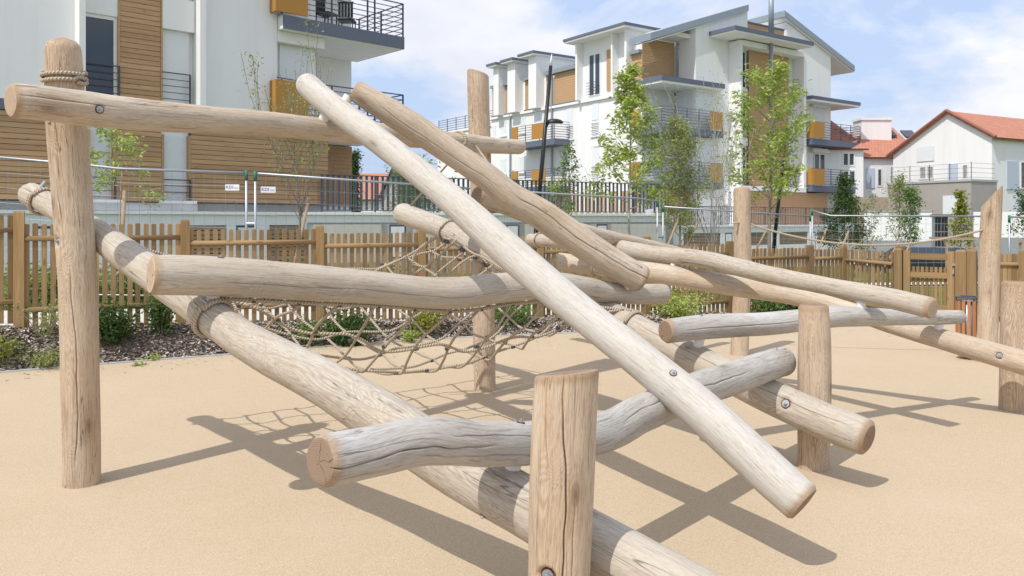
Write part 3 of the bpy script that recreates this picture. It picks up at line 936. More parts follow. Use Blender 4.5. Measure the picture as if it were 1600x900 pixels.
iC = at_px(C_, 330, 495); iC2 = at_px(C_, 66, 315); iD1 = at_px(D_, 985, 508); iD2 = at_px(D_, 700, 362)
iA = at_px(A_, 714, 222); iK = at_px(K_, 932, 415)
for g, i, t, rr in ((C_, iC, 2.0, 0.0115), (C_, iC2, 2.0, 0.0105), (D_, iD1, 2.0, 0.0105), (D_, iD2, 1.0, 0.0115), (A_, iA, 2.0, 0.0105), (K_, iK, 1.0, 0.009)):
    rope(wrap(g, i, t, rr, parent=None), rr, frame, 'rope_collar', sm=False)
rope(wrap(LOGS['J'], at_px(LOGS['J'], 843, 376), 1.0, 0.009), 0.009, frame, 'rope_collar', sm=False)
i1 = int(np.argmin(np.abs(HY+F*(EYE-P1_.c[:, 2])/P1_.c[:, 1]-127)))
rope(wrap(P1_, i1, 2.6, 0.0115, 0.026, 0.6, skew=-0.012), 0.0115, frame, 'rope_wrap', sm=False)
# steel sleeves on the collars
def sleeve(p, d, r=0.012, l=0.05):
    mb = MB(); d = Vector(d).normalized(); mb.tube([p-d*l/2, p+d*l/2], r, 10)
    mb.obj('clamp', STEEL, frame)
sleeve(surf(C_, iC, -0.35, 0.022), C_.T[iC], 0.009, 0.06)
sleeve(surf(C_, iC2, -0.9, 0.02), Vector(C_.B[iC2]), 0.013, 0.08)
# single ropes
rope([P(77, 190, 4.62), surf(C_, at_px(C_, 78, 322), -1.2, 0.0)], 0.008, frame, 'hanging_rope', sm=False)
rope([surf(A_, at_px(A_, 733, 224), 0.2, 0.004), surf(LOGS['H'], at_px(LOGS['H'], 768, 276), -0.9, -0.02)], 0.010, frame, 'hanging_rope', sm=False)
rope([surf(D_, at_px(D_, 640, 338), -1.2, -0.004), surf(A_, iA, 1.1, 0.008)], 0.009, frame, 'hanging_rope', sm=False)

# ------------------------------------------------------------------ net
N0 = surf(C_, iC, -1.2, 0.012); N3 = surf(C_, iC2, 1.9, 0.012)
N1 = surf(D_, iD1, -1.3, 0.012); N2 = surf(D_, iD2, 1.7, 0.012)
def interp_side(g, i0, i1, v, th0, th1):
    i = int(round(i0+(i1-i0)*v)); th = th0+(th1-th0)*min(1, v*4)
    return surf(g, i, th, 0.012)
def netp(u, v):
    a = interp_side(C_, iC, iC2, v, -1.2, -3.6)
    b = interp_side(D_, iD1, iD2, v, -1.3, 1.7)
    p = a.lerp(b, u)
    k = (max(0, 4*u*(1-u)))**((1.25 if v < 0.45 else 0.85) if u < 0.5 else 0.8)
    s = k*(0.03 + 0.30*v + 1.85*v*(1-v))
    # the near edge stays tucked under the level log
    p.z -= s
    if v == 0:
        j = at_px(B_, 800+F*p.x/p.y)
        tgt = Vector(B_.c[j]) - Vector((0, 0, B_.R[j]+0.02)) + Vector((0.02, 0.03, 0))
        p = p.lerp(tgt, min(1, k*1.2))
    return p
net = MB()
NU = 12; NV = 7
def jit(u, v):
    return netp(min(1, max(0, u + 0.012*math.sin(v*17+u*9))), v)
for q in range(NV+1):
    v = q/NV
    pts = [netp(u/26, v) if q in (0,) else netp(u/26, min(1, v+0.018*math.sin(u*1.1+q*2))) for u in range(27)]
    for p_ in (pts if 0 < q < NV else ()):
        pass
    rope(pts, 0.0115 if q in (0, NV) else 0.0092, frame, 'net_rope')
clamp_mb = MB(); clamp_mb.tube([(-0.013, 0, -0.004), (0.013, 0, 0.004)], 0.0115, 8)
clamp_mb.tube([(0.0, -0.014, -0.006), (0.0, 0.012, 0.012)], 0.0035, 6)
clamp_me = clamp_mb.data('clamp', CLAMP)
for k in range(NU):
    u = 0.06 + 0.90*k/(NU-1)
    pts = [netp(u + 0.05*math.sin(j/16*math.pi) + 0.009*math.sin(j*1.1+k*1.7), j/16)+Vector((0, 0, -0.012*abs(math.sin(j*1.37)))) for j in range(17)]
    rope(pts, 0.0092, frame, 'net_rope')
    for q in range(0, NV+1):
        p = netp(u + 0.05*math.sin(q/NV*math.pi), q/NV)
        o = put('clamp', clamp_me, frame, None)
        o.matrix_parent_inverse = Matrix.Translation(-ROOTLOC[frame.name])
        o.location = p + Vector((0, 0, -0.003)); o.rotation_euler = (0.3*math.sin(k+q), 0.2, 0.74+0.3*math.sin(q*3))
# loops hanging from the far log and the ties between net and log
prev = None
for k, (ax, ay) in enumerate(((712, 374), (737, 388), (757, 402), (774, 414))):
    i = at_px(D_, ax); p = surf(D_, i, 0.9, 0.006)
    o = put('hook', clamp_me, frame); o.location = p; o.rotation_euler = (0.4, 0.8, 0.5); o.scale = (2.0, 2.0, 2.6)
Yd = 6.75
def PD(px, py): return P(px, py, Yd-0.12)
rope([PD(683, 371), PD(660, 384), PD(646, 402), PD(650, 414), PD(672, 418)], 0.0100, frame, 'net_rope')
rope([PD(683, 369), PD(650, 392), PD(620, 408), PD(585, 424)], 0.0100, frame, 'net_rope')
rope([PD(713, 374), PD(695, 392), PD(672, 412), PD(640, 432), PD(610, 452)], 0.0100, frame, 'net_rope')
rope([PD(672, 414), PD(683, 425), PD(694, 431), PD(702, 427), PD(722, 410), PD(740, 400), PD(752, 403), PD(763, 413)], 0.0100, frame, 'net_rope')
rope([PD(772, 412), PD(766, 418), PD(752, 428), PD(738, 436)], 0.0100, frame, 'net_rope')
rope([P(693, 371, 6.9), P(715, 379, 6.8), P(738, 395, 6.65), P(757, 403, 6.55), P(790, 423, 6.4)], 0.009, frame, 'net_rope')

# ------------------------------------------------------------------ rope crossing with its own two posts
cross = thing('rope_crossing', 'two slim wooden posts behind the log climber joined by one sagging rope', 'balance rope', (P(1155, 554, 9.27).x, 9.27, 0))
PQ = {}
build_log('P4', ctrl=post_pts((1159,293,26), (1155,556,26), 9.27, [(1160,420,26)]), mat=L_POST, endmat=E_WARM, parent=cross, name='post', seed=141, round1=0.03, label='slim post with rounded top')
build_log('P6', ctrl=post_pts((1550,306,28), (1541,565,31), 8.8, [(1545,450,30)]), mat=L_POST, endmat=E_WARM, parent=cross, name='post', seed=161, slant1=(0.0, 1.15), label='slim post with sharply slanted top')
a = P(1166, 348, 9.25); b = P(1537, 359, 8.78)
rp = []
for k in range(25):
    t = k/24; p = a.lerp(b, t); p.z -= 0.21*4*t*(1-t); rp.append(p)
rope([P(1146, 349, 9.15)]+rp, 0.0115, cross, 'rope')
rp2 = []

# ------------------------------------------------------------------ picket fence
def fpt(px):
    """point of the fence line seen at picture column px"""
    k = (px-800)/F
    s = (k*F0.y - F0.x)/(FD.x - k*FD.y)
    return s, F0+FD*s
fence = thing('picket_fence', 'brown wooden picket fence stepping down beside the planting bed behind the climbing frame', 'fence', (0, 11.6, 0.1))
PIC_H = 1.0
mb = MB()
w2 = 0.026; t2 = 0.011
def picket_mesh(h, w2=0.027, nm='picket'):
    mb = MB()
    mb.hexa([(-w2,-t2,0),(w2,-t2,0),(w2,t2,0),(-w2,t2,0),(-w2,-t2,h-0.012),(w2,-t2,h-0.012),(w2,t2,h-0.012),(-w2,t2,h-0.012)])
    i = len(mb.v)
    for z, k in ((h-0.012, 1.0), (h-0.003, 0.82), (h, 0.45)):
        mb.v += [(-w2*k,-t2,z),(w2*k,-t2,z),(w2*k,t2,z),(-w2*k,t2,z)]
    for a in (0, 4):
        for q in range(4):
            mb.f.append((i+a+q, i+a+(q+1) % 4, i+a+4+(q+1) % 4, i+a+4+q)); mb.m.append(0)
    mb.f.append((i+8, i+9, i+10, i+11)); mb.m.append(0)
    return mb.data(nm, PICK)
def post_mesh(h, r=0.05):
    mb = MB()
    r2 = r*0.93
    for (rr0, z0, rr1, z1) in ((r, 0, r, h-0.02), (r, h-0.02, r2, h)):
        mb.hexa([(-rr0,-rr0,z0),(rr0,-rr0,z0),(rr0,rr0,z0),(-rr0,rr0,z0),(-rr1,-rr1,z1),(rr1,-rr1,z1),(rr1,rr1,z1),(-rr1,rr1,z1)])
    return mb.data('post', PICK)
PM = picket_mesh(1.20)
POSTM = post_mesh(1.42, 0.052)
ang = math.atan2(FD.y, FD.x)
# panels: picture columns of the posts and the row of the picket tops at the middle of the panel
posts_px = [-140, 30, 289, 499, 658, 842, 1010, 1140, 1265, 1317]
tops_px = [336, 349.5, 358.5, 364, 369.5, 375, 382, 388, 389]
def rail(parent, a, b, z, r=0.030, name='rail', mat=None):
    L = (b-a).length; mb = MB()
    n = 8; i = 0
    mb.v = []; 
    for x in (0, L):
        mb.v += [(x, 0.0+r*0.55*math.cos(q*2*math.pi/n), r*math.sin(q*2*math.pi/n)) for q in range(n)]
    mb.f = [tuple(reversed(range(n))), tuple(range(n, 2*n))]+[(q, (q+1) % n, n+(q+1) % n, n+q) for q in range(n)]
    mb.m = [0]*len(mb.f)
    return put(name, mb.data(name, mat or RAILW, True), parent, (a.x, a.y, z), math.atan2(b.y-a.y, b.x-a.x))
lastz = None
for k in range(len(posts_px)-1):
    s0, q0 = fpt(posts_px[k]); s1, q1 = fpt(posts_px[k+1])
    sm, qm = fpt((posts_px[k]+posts_px[k+1])/2)
    ztop = EYE - (tops_px[k]-HY)/F*qm.y
    zb = ztop - 1.16
    n = max(2, int(round((s1-s0-0.10)/0.087)))
    for j in range(n):
        s = s0+0.075+(s1-s0-0.15)*j/(n-1)
        q = F0+FD*s
        o = put('picket', PM, fence, (q.x + random.uniform(-.003, .003), q.y-0.012, zb-0.04+random.uniform(-.006, .006)), ang + random.uniform(-.04, .04))
    nrm = Vector((FD.y, -FD.x))
    for zr in (ztop-0.165, zb+0.20):
        rail(fence, q0+FD*0.05+nrm*0.03, q1-FD*0.05+nrm*0.03, zr)
    zp = max(ztop, lastz if lastz is not None else ztop)
    put('post', POSTM, fence, (q0.x, q0.y, zp+0.045-1.42), ang)
    lastz = ztop
put('post', POSTM, fence, (q1.x, q1.y, lastz+0.05-1.42), ang)

# right-hand return of the fence and the gate
GA = P(1322, 388, 14.35).xy; GB = P(1398, 390, 13.1).xy
ret = fence
def frow(parent, a, b, ztop, h, n, rails, pm=None, skip=None):
    d = (b-a).normalized(); L = (b-a).length; an = math.atan2(d.y, d.x); nrm = Vector((d.y, -d.x))
    for j in range(n):
        s = 0.06+(L-0.12)*j/(n-1); q = a+d*s
        put('picket', pm or PM, parent, (q.x, q.y, ztop-1.20+random.uniform(-.005, .005)), an)
    for zr in rails:
        rail(parent, a+d*0.03+nrm*0.03, b-d*0.03+nrm*0.03, ztop-zr)
zt = EYE-(391-HY)/F*13.7
frow(fence, GA, GB, zt, 1.2, 11, (0.2, 0.95))
put('post', POSTM, fence, (GB.x+0.09, GB.y, zt-1.33), 0.3)
G0 = P(1412, 392, 13.0).xy; G1 = P(1492, 394, 12.55).xy
gate = thing('garden_gate', 'low wooden picket gate with steel latch in the fence at the right', 'gate', (G0.x, G0.y, 0))
gd = (G1-G0).normalized(); ga = math.atan2(gd.y, gd.x); GL = (G1-G0).length
gz = EYE-(395-HY)/F*12.8
def gbox(x0, x1, z0, z1, y0=-0.02, y1=0.02, mat=PICK, name='gate_rail', parent=gate):
    mb = MB(); mb.box(x0, x1, y0, y1, z0, z1)
    return put(name, mb.data(name, mat), parent, (G0.x, G0.y, 0), ga)
gbox(0.0, 0.10, 0.02, gz+0.03, -0.03, 0.03, name='gate_stile')
gbox(GL-0.10, GL, 0.02, gz+0.03, -0.03, 0.03, name='gate_stile')
gbox(0.102, GL-0.102, gz-0.11, gz-0.01, mat=RAILW)
gbox(0.102, GL-0.102, gz-0.40, gz-0.31, mat=RAILW)
gbox(0.102, GL-0.102, 0.12, 0.21, mat=RAILW)
for j in range(8):
    x = 0.14+(GL-0.28)*j/7
    gbox(x-0.022, x+0.022, 0.06, gz-0.225, 0.022, 0.044, name='picket')
gbox(GL-0.03, GL+0.04, gz-0.19, gz-0.16, -0.06, -0.03, STEEL, 'latch')
gbox(GL-0.03, GL+0.0, gz-0.32, gz-0.26, -0.06, -0.03, STEEL, 'latch')
gp = G0 - gd*0.08
def bigpost(q, h, r, name='post', parent=fence, top=0.0):
    mb = MB(); 
    mb.hexa([(-r,-r,0),(r,-r,0),(r,r,0),(-r,r,0),(-r,-r,h-0.03),(r,-r,h-0.03),(r,r,h-0.03),(-r,r,h-0.03)])
    mb.hexa([(-r,-r,h-0.03),(r,-r,h-0.03),(r,r,h-0.03),(-r,r,h-0.03),(-r*0.7,-r*0.7,h),(r*0.7,-r*0.7,h),(r*0.7,r*0.7,h),(-r*0.7,r*0.7,h)])
    return put(name, mb.data(name, PICK), parent, (q.x, q.y, 0), ga)
bigpost(G0-gd*0.075, gz+0.07, 0.06)
bigpost(G1+gd*0.09, gz+0.06, 0.075); bigpost(G1+gd*0.235, gz+0.07, 0.065); 
H0 = G1+gd*0.31; H1 = P(1680, 400, 11.9).xy
zt = gz+0.01
frow(fence, H0, H1, zt, 1.2, 20, (0.16, 0.95))
put('post', POSTM, fence, (P(1597, 400, 12.1).x, 12.08, zt-1.37), ga)
put('post', POSTM, fence, (H1.x, H1.y, zt-1.37), ga)

# ------------------------------------------------------------------ site fence panels of steel tube and mesh
def site_panel(label, a, b, za, zb, bottom=0.15, left_post=True, right_post=True, bend=None, ytilt=0.0, tagat=None):
    """a, b: world xy of the two uprights; za, zb: their top heights"""
    t = thing('site_fence_panel', label, 'site fence', (a.x, a.y, ground_z(a.x, a.y)), 'steel mesh site fence panels behind the picket fence')
    A3 = Vector((a.x, a.y, za)); B3 = Vector((b.x, b.y, zb))
    r = 0.019
    g0 = ground_z(a.x, a.y); g1 = ground_z(b.x, b.y)
    if left_post:
        mb = MB(); mb.tube([(a.x, a.y, g0-0.05), A3+Vector((0, 0, 0.02))], r, 10); mb.obj('frame_post', STEEL, t, True)
        mb = MB(); mb.tube([A3+Vector((0, 0, -0.11)), A3+Vector((0, 0, 0.035))], r*1.35, 10); mb.obj('post_cap', GREENCAP, t, True)
    if right_post:
        mb = MB(); mb.tube([(b.x, b.y, g1-0.05), B3+Vector((0, 0, 0.02))], r, 10); mb.obj('frame_post', STEEL, t, True)
        mb = MB(); mb.tube([B3+Vector((0, 0, -0.11)), B3+Vector((0, 0, 0.035))], r*1.35, 10); mb.obj('post_cap', GREENCAP, t, True)
    pts = [A3] + ([Vector(p) for p in bend] if bend else []) + [B3]
    mb = MB(); mb.tube(pts, r*0.95, 10); mb.obj('top_tube', STEEL, t, True)
    lo = [Vector((p.x, p.y, ground_z(p.x, p.y)+bottom)) for p in pts]
    mb = MB(); mb.tube(lo, r*0.9, 8); mb.obj('bottom_tube', STEEL, t, True)
    # wires
    L = 0; seg = []
    for p, q in zip(pts[:-1], pts[1:]):
        seg.append((L, L+(q-p).length, p, q)); L += (q-p).length
    def along(s):
        for s0, s1, p, q in seg:
            if s <= s1+1e-6:
                return p.lerp(q, (s-s0)/max(1e-6, s1-s0))
        return pts[-1]
    mb = MB(); n = int(L/0.15)
    for k in range(1, n):
        p = along(L*k/n); z0 = ground_z(p.x, p.y)+bottom
        mb.tube([(p.x, p.y, z0), (p.x, p.y, p.z)], 0.0022, 4, False)
    nh = 9
    for j in range(1, nh):
        mb.tube([Vector((p.x, p.y, 0))+Vector((0, 0, (ground_z(p.x, p.y)+bottom)*(1-j/nh)+p.z*j/nh)) for p in [along(L*k/12) for k in range(13)]], 0.0022, 4, False)
    kind(mb.obj('wire_mesh', STEEL, t), 'stuff')
    return t
def xyz(px, py, Y): return P(px, py, Y)
def panel_px(label, pa, pb, bend=None, **k):
    A3 = xyz(*pa); B3 = xyz(*pb)
    return site_panel(label, A3.xy, B3.xy, A3.z, B3.z, bend=[xyz(*q) for q in bend] if bend else None, **k)
t1 = panel_px('mesh site fence panel at far left, its end upright beside the first white plate', (-160, 232, 11.4), (385, 270, 12.0), bend=[(137, 258, 11.6), (185, 263.5, 11.7)])
t2 = panel_px('mesh site fence panel behind the vase-shaped young tree, second from the left', (399, 271, 12.0), (760, 296, 14.2))
t3 = panel_px('mesh site fence panel in front of the podium railing, behind the crossing logs', (768, 297, 14.3), (1027, 315, 17.2), bend=[(998, 310, 16.9)])
t4 = panel_px('mesh site fence panel behind the slim post with the rounded top', (1036, 323, 17.3), (1266, 338, 18.8))
t5 = panel_px('mesh site fence panel with a bent top tube behind the sagging rope', (1269, 329, 18.8), (1534, 338, 16.9), bend=[(1298, 337, 18.6)])
t6 = panel_px('short mesh site fence panel at the far right beside the slanted post', (1577, 339, 16.2), (1720, 341, 15.5))
# base clamp between uprights
def couple(a, b, z, parent):
    mb = MB(); mb.tube([Vector((a[0], a[1], z)), Vector((b[0], b[1], z))], 0.022, 8); mb.obj('coupler', STEEL, parent)
couple(xyz(385, 349, 12.0), xyz(399, 349, 12.0), xyz(392, 349, 12).z, t1)
couple(xyz(1027, 370, 17.2), xyz(1036, 370, 17.3), xyz(1031, 370, 17.25).z, t3)

def text_mesh(txt, size, mat, depth=0.001):
    cu = bpy.data.curves.new('lettering', 'FONT'); cu.body = txt; cu.size = size; cu.extrude = depth; cu.resolution_u = 2
    cu.align_x = 'LEFT'; cu.align_y = 'CENTER'
    o = bpy.data.objects.new('tmp', cu); COL.objects.link(o)
    dg = bpy.context.evaluated_depsgraph_get()
    me = bpy.data.meshes.new_from_object(o.evaluated_get(dg))
    bpy.data.objects.remove(o); me.materials.clear(); me.materials.append(mat); me.name = 'lettering'
    return me
def plate(px, py, Y, wpx, hpx, label, rz, txt='KDI', tilt=0.0):
    p = P(px, py, Y); wd = wpx*Y/F; ht = hpx*Y/F
    mb = MB(); mb.box(-wd/2, wd/2, -0.003, 0.003, -ht/2, ht/2)
    o = put('sign_plate', mb.data('sign_plate', SIGNW), None, p + Vector((0, -0.03, 0)))
    o.rotation_euler = (0, tilt, rz)
    tag(o, label, 'sign', 'white plates on the site fence')
    me = text_mesh(txt, ht*0.72, SIGNB)
    l = put('lettering', me, o)
    l.matrix_parent_inverse = Matrix.Identity(4)
    l.rotation_euler = (math.pi/2, 0, 0); l.location = (-wd*0.46, -0.0045, 0.02*ht)
    mb = MB()
    for k in range(2):
        mb.box(wd*0.10, wd*0.44, -0.0042, -0.0032, -ht*(0.22-0.16*k), -ht*(0.14-0.16*k))
    ln_ = put('small_print', mb.data('small_print', flat('faint_ink', (0.45, 0.47, 0.62))) , o)
    ln_.matrix_parent_inverse = Matrix.Identity(4)
    return o
plate(364, 293, 11.95, 21, 9.5, 'small white plate lettered KDI, left of the two paired uprights', 0.12)
plate(420, 296.5, 12.1, 22, 9.5, 'small white plate lettered KDI, right of the two paired uprights', 0.35)
plate(1014.5, 331, 17.0, 15, 8, 'small tilted white plate near the middle pair of uprights', 0.5, '', -0.12)

# ------------------------------------------------------------------ litter bin
bx, by = P(1514, 0, 9.0).x, 9.0
binz = EYE-(463-HY)/F*9.0
bin_ = thing('litter_bin', 'round litter bin with upright reddish wooden slats and dark rim', 'bin', (bx, by, 0))
mb = MB(); br_ = 0.125
mb.tube([(bx, by, 0.03), (bx, by, binz-0.05)], br_-0.028, 24); mb.obj('liner', flat('bin_liner', (0.42, 0.45, 0.5), 0.4, 0.4, 0.6), bin_, True)
for k in range(15):
    a = 2*math.pi*k/15
    mb = MB(); c_, s_ = math.cos(a), math.sin(a)
    def q(r, t, z): return (bx + c_*r - s_*t, by + s_*r + c_*t, z)
    r0, r1, h = br_-0.012, br_+0.008, 0.0165
    mb.hexa([q(r0,-h,0.05), q(r1,-h,0.05), q(r1,h,0.05), q(r0,h,0.05), q(r0,-h,binz-0.045), q(r1,-h,binz-0.045), q(r1,h,binz-0.045), q(r0,h,binz-0.045)])
    mb.obj('slat', BINW, bin_)
mb = MB()
n = 32
for (ra, rb, z0, z1) in ((br_-0.035, br_+0.02, binz-0.018, binz),):
    i = len(mb.v)
    for z in (z0, z1):
        for r in (ra, rb):
            mb.v += [(bx+r*math.cos(2*math.pi*k/n), by+r*math.sin(2*math.pi*k/n), z) for k in range(n)]
    for k in range(n):
        j = (k+1) % n
        for (p, q_) in ((0, 1), (1, 3), (3, 2), (2, 0)):
            mb.f.append((i+p*n+k, i+p*n+j, i+q_*n+j, i+q_*n+k)); mb.m.append(0)
mb.obj('rim', DMETAL, bin_)
for k in range(3):
    a = 2*math.pi*k/3+0.4
    mb = MB(); mb.tube([(bx+math.cos(a)*br_, by+math.sin(a)*br_, binz-0.06), (bx+math.cos(a)*br_, by+math.sin(a)*br_, binz-0.01)], 0.006, 6); mb.obj('strut', DMETAL, bin_)

# bark crumbs kicked onto the surfacing
n = 420
lx = rng.uniform(-5, 5.5, n); base_ = np.array([edge_t(x) for x in lx])
ly = base_ - np.abs(rng.normal(0, 0.55, n)) - 0.03
aa = rng.uniform(0, 6.28, n); ll = rng.uniform(0.005, 0.016, n); ww = ll*0.4
V = np.zeros((n, 4, 3))
for k, (a_, b_) in enumerate(((-1, -1), (1, -1), (1, 1), (-1, 1))):
    V[:, k, 0] = lx + a_*ll*np.cos(aa) - b_*ww*np.sin(aa); V[:, k, 1] = ly + a_*ll*np.sin(aa) + b_*ww*np.cos(aa); V[:, k, 2] = 0.004+0.003*(k > 1)
scatter_mesh('bark_crumbs', V.reshape(-1, 3), np.arange(n*4).reshape(n, 4), np.repeat(rng.uniform(0, 1, n), 4), CHIPS, 'stuff')

# ------------------------------------------------------------------ buildings: local frames
class Fr:
    """u along the facade, v out of it"""
    def __init__(s, o, d):
        s.o = Vector(o); s.d = Vector(d).normalized(); s.n = Vector((s.d.y, -s.d.x))
        s.a = math.atan2(s.d.y, s.d.x)
    def w(s, u, v, z=0):
        q = s.o + s.d*u + s.n*v
        return (q.x, q.y, z)
    def upx(s, px, v=0.0):
        k = (px-800)/F; q = s.o + s.n*v
        return (k*q.y - q.x)/(s.d.x - k*s.d.y)
    def vpx(s, px, u=0.0):
        k = (px-800)/F; q = s.o + s.d*u
        return (k*q.y - q.x)/(s.n.x - k*s.n.y)
    def zpy(s, u, v, py):
        return EYE - (py-HY)/F*s.w(u, v)[1]
    def hexa(s, mb, u0, u1, v0, v1, z0, z1, m=0):
        # v0 < v1 (v1 nearer the viewer)
        c = [s.w(u0, v1), s.w(u1, v1), s.w(u1, v0), s.w(u0, v0)]
        mb.hexa([(x, y, z0) for x, y, _ in c]+[(x, y, z1) for x, y, _ in c], m)
    def box(s, name, mat, parent, u0, u1, v0, v1, z0, z1):
        mb = MB(); s.hexa(mb, min(u0, u1), max(u0, u1), min(v0, v1), max(v0, v1), z0, z1)
        return mb.obj(name, mat, parent)

BOARDC = {}
def boards(fr, parent, u0, u1, v, z0, z1, mat, pitch=0.125, th=0.022, name='board', gap=0.012, v2=None):
    """horizontal cladding boards, each an object, sharing mesh data"""
    n = max(1, int(round((z1-z0)/pitch))); h = (z1-z0)/n; L = u1-u0
    key = (round(L, 3), round(h, 4), mat.name, th)
    if key not in BOARDC:
        mb = MB(); mb.box(-L/2, L/2, -th/2, th/2, 0, h-gap)
        BOARDC[key] = mb.data(name, mat)
    for k in range(n):
        x, y, _ = fr.w((u0+u1)/2, v+random.uniform(-.0015, .0015))
        put(name, BOARDC[key], parent, (x, y, z0+h*k), fr.a)
def boards_joined(fr, parent, u0, u1, v, z0, z1, mat, pitch=0.125, name='cladding', facing='v', th=0.03, v1=None):
    n = max(1, int(round((z1-z0)/pitch))); h = (z1-z0)/n
    mb = MB()
    for k in range(n):
        if facing == 'v': fr.hexa(mb, u0, u1, v-th, v, z0+h*k, z0+h*(k+1)-h*0.12)
        else: fr.hexa(mb, u0, u0+th, v, v1, z0+h*k, z0+h*(k+1)-h*0.12)
    mb2 = mb
    if facing == 'v': fr.hexa(mb2, u0+.01, u1-.01, v-th-0.02, v-th*0.6, z0+.005, z1-0.02)
    else: fr.hexa(mb2, u0+th*0.6, u0+th+0.02, v+.01, v1-.01, z0+.005, z1-0.02)
    return kind(mb.obj(name, mat, parent), 'stuff')
def shutter(fr, parent, u0, u1, v, z0, z1, name='shutter', pitch=0.055):
    mb = MB(); n = int((z1-z0)/pitch); h = (z1-z0)/n
    for k in range(n):
        fr.hexa(mb, u0, u1, v-0.02, v, z0+h*k+0.004, z0+h*(k+1))
    fr.hexa(mb, u0, u1, v-0.03, v-0.008, z0, z1)
    return mb.obj(name, SHUT, parent)
def hrails(fr, parent, u0, u1, v, z0, n, pitch, r=0.012, posts=(), name='railing', side=None, mat=None):
    """horizontal bar guard; side=(u, v0, v1) adds a return"""
    mt = mat or DMETAL
    for k in range(n):
        z = z0+pitch*k
        rr = r*1.5 if k == n-1 else r
        mb = MB(); mb.tube([fr.w(u0, v, z), fr.w(u1, v, z)], rr, 6)
        mb.obj('guard_bar', mt, parent)
        if side:
            mb = MB(); mb.tube([fr.w(side[0], side[1], z), fr.w(side[0], side[2], z)], rr, 6)
            mb.obj('guard_bar', mt, parent)
    for (u, vv) in posts:
        mb = MB(); fr.hexa(mb, u-0.02, u+0.02, vv-0.02, vv+0.02, z0-0.12, z0+pitch*(n-1)+0.01)
        mb.obj('guard_post', mt, parent)
def window(fr, parent, u0, u1, v, z0, z1, leaves=1, fw=0.06, glass_in=0.03, name='window', transom=None):
    mb = MB()
    fr.hexa(mb, u0, u1, v-0.05, v, z1-fw, z1); fr.hexa(mb, u0, u1, v-0.05, v, z0, z0+fw)
    for k in range(leaves+1):
        uc = u0+(u1-u0)*k/leaves
        a = u0 if k == 0 else (u1-fw if k == leaves else uc-fw*0.7)
        fr.hexa(mb, a, a+(fw if k in (0, leaves) else fw*1.4), v-0.048, v-0.002, z0+fw, z1-fw)
    o = mb.obj(name, FRAMEW, parent)
    mb = MB(); fr.hexa(mb, u0+fw*0.5, u1-fw*0.5, v-0.04, v-glass_in, z0+fw*0.5, z1-fw*0.5)
    mb.obj('pane', GLASS, o)
    return o

# ------------------------------------------------------------------ apartment block at the left
LB = Fr((-6.50, 22.13), (0.734, 0.679))
lb = thing('apartment_building', 'near apartment block with grey render, brown timber ground floor and ochre balcony panels', 'building', (-10, 19.5, 0), None)
Z1 = 4.40      # first floor level
def Lu(px, v=0.0): return LB.upx(px, v)
uL = -9.5
fin_in = 0.36
ub0 = Lu(124, fin_in); ub1 = Lu(134, fin_in); ub2 = Lu(313, fin_in); ub3 = Lu(322, fin_in)
w1a, w1b = ub1+0.01, Lu(187, -0.1); s1a, s1b = Lu(187, -0.05), Lu(250, -0.05); w2a, w2b = Lu(251, -0.12), ub2-0.01
ZT = 12.9
LB.box('wall', GREYR, lb, uL, ub0+0.01, -6, 0, 4.26, ZT)
LB.box('wall', GREYR, lb, ub3-0.01, 0, -6, 0, 4.26, ZT)
LB.box('wall', GREYR, lb, ub0+0.012, ub3-0.012, -6, -0.16, 1.8, ZT-0.002)
LB.box('flashing', SLABF, lb, uL, ub0-0.003, -0.2, 0.05, 4.02, 4.258)
LB.box('flashing', SLABF, lb, ub3+0.003, 0, -0.2, 0.05, 4.02, 4.258)
for a, b in ((ub0, ub1), (ub2, ub3)):
    LB.box('fin', WHITE, lb, a, b, -0.15, fin_in, 4.03, ZT+0.1)
LB.box('roof_edge', SLABF, lb, uL-0.1, 0.1, -6.1, 0.1, ZT+0.003, ZT+0.22)
for fl in range(3):
    zf = Z1 + 2.8*fl
    zh = zf + 2.08
    # head boxes
    LB.box('shutter_box', WHITE, lb, w1a, w1b, -0.15, -0.02, zh, zf+2.8-0.02)
    LB.box('shutter_box', WHITE, lb, w2a, w2b, -0.15, 0.03, zh-0.10, zf+2.8-0.02)
    window(LB, lb, w1a, Lu(183, -0.1), -0.06, zf-0.02, zh-0.002, 1, 0.09)
    shutter(LB, lb, w2a, w2b-0.1, -0.10, zf+0.0, zh-0.105)
    hrails(LB, lb, w1a, w1b-0.06, 0.02, zf+0.22, 5, 0.165, 0.011, posts=[(w1b-0.05, 0.02)])
    hrails(LB, lb, w2a, w2b-0.10, 0.02, zf+0.22, 5, 0.165, 0.011, posts=[(w2b-0.12, 0.02)])
# timber strip between the bays
boards(LB, lb, s1a, s1b, -0.02, 4.03, 9.9, CLAD)
LB.box('corner_trim', CLAD, lb, s1a-0.055, s1a-0.006, -0.12, 0.005, 4.03, 9.9)
LB.box('corner_trim', CLAD, lb, s1b+0.006, s1b+0.05, -0.12, 0.005, 4.03, 9.9)
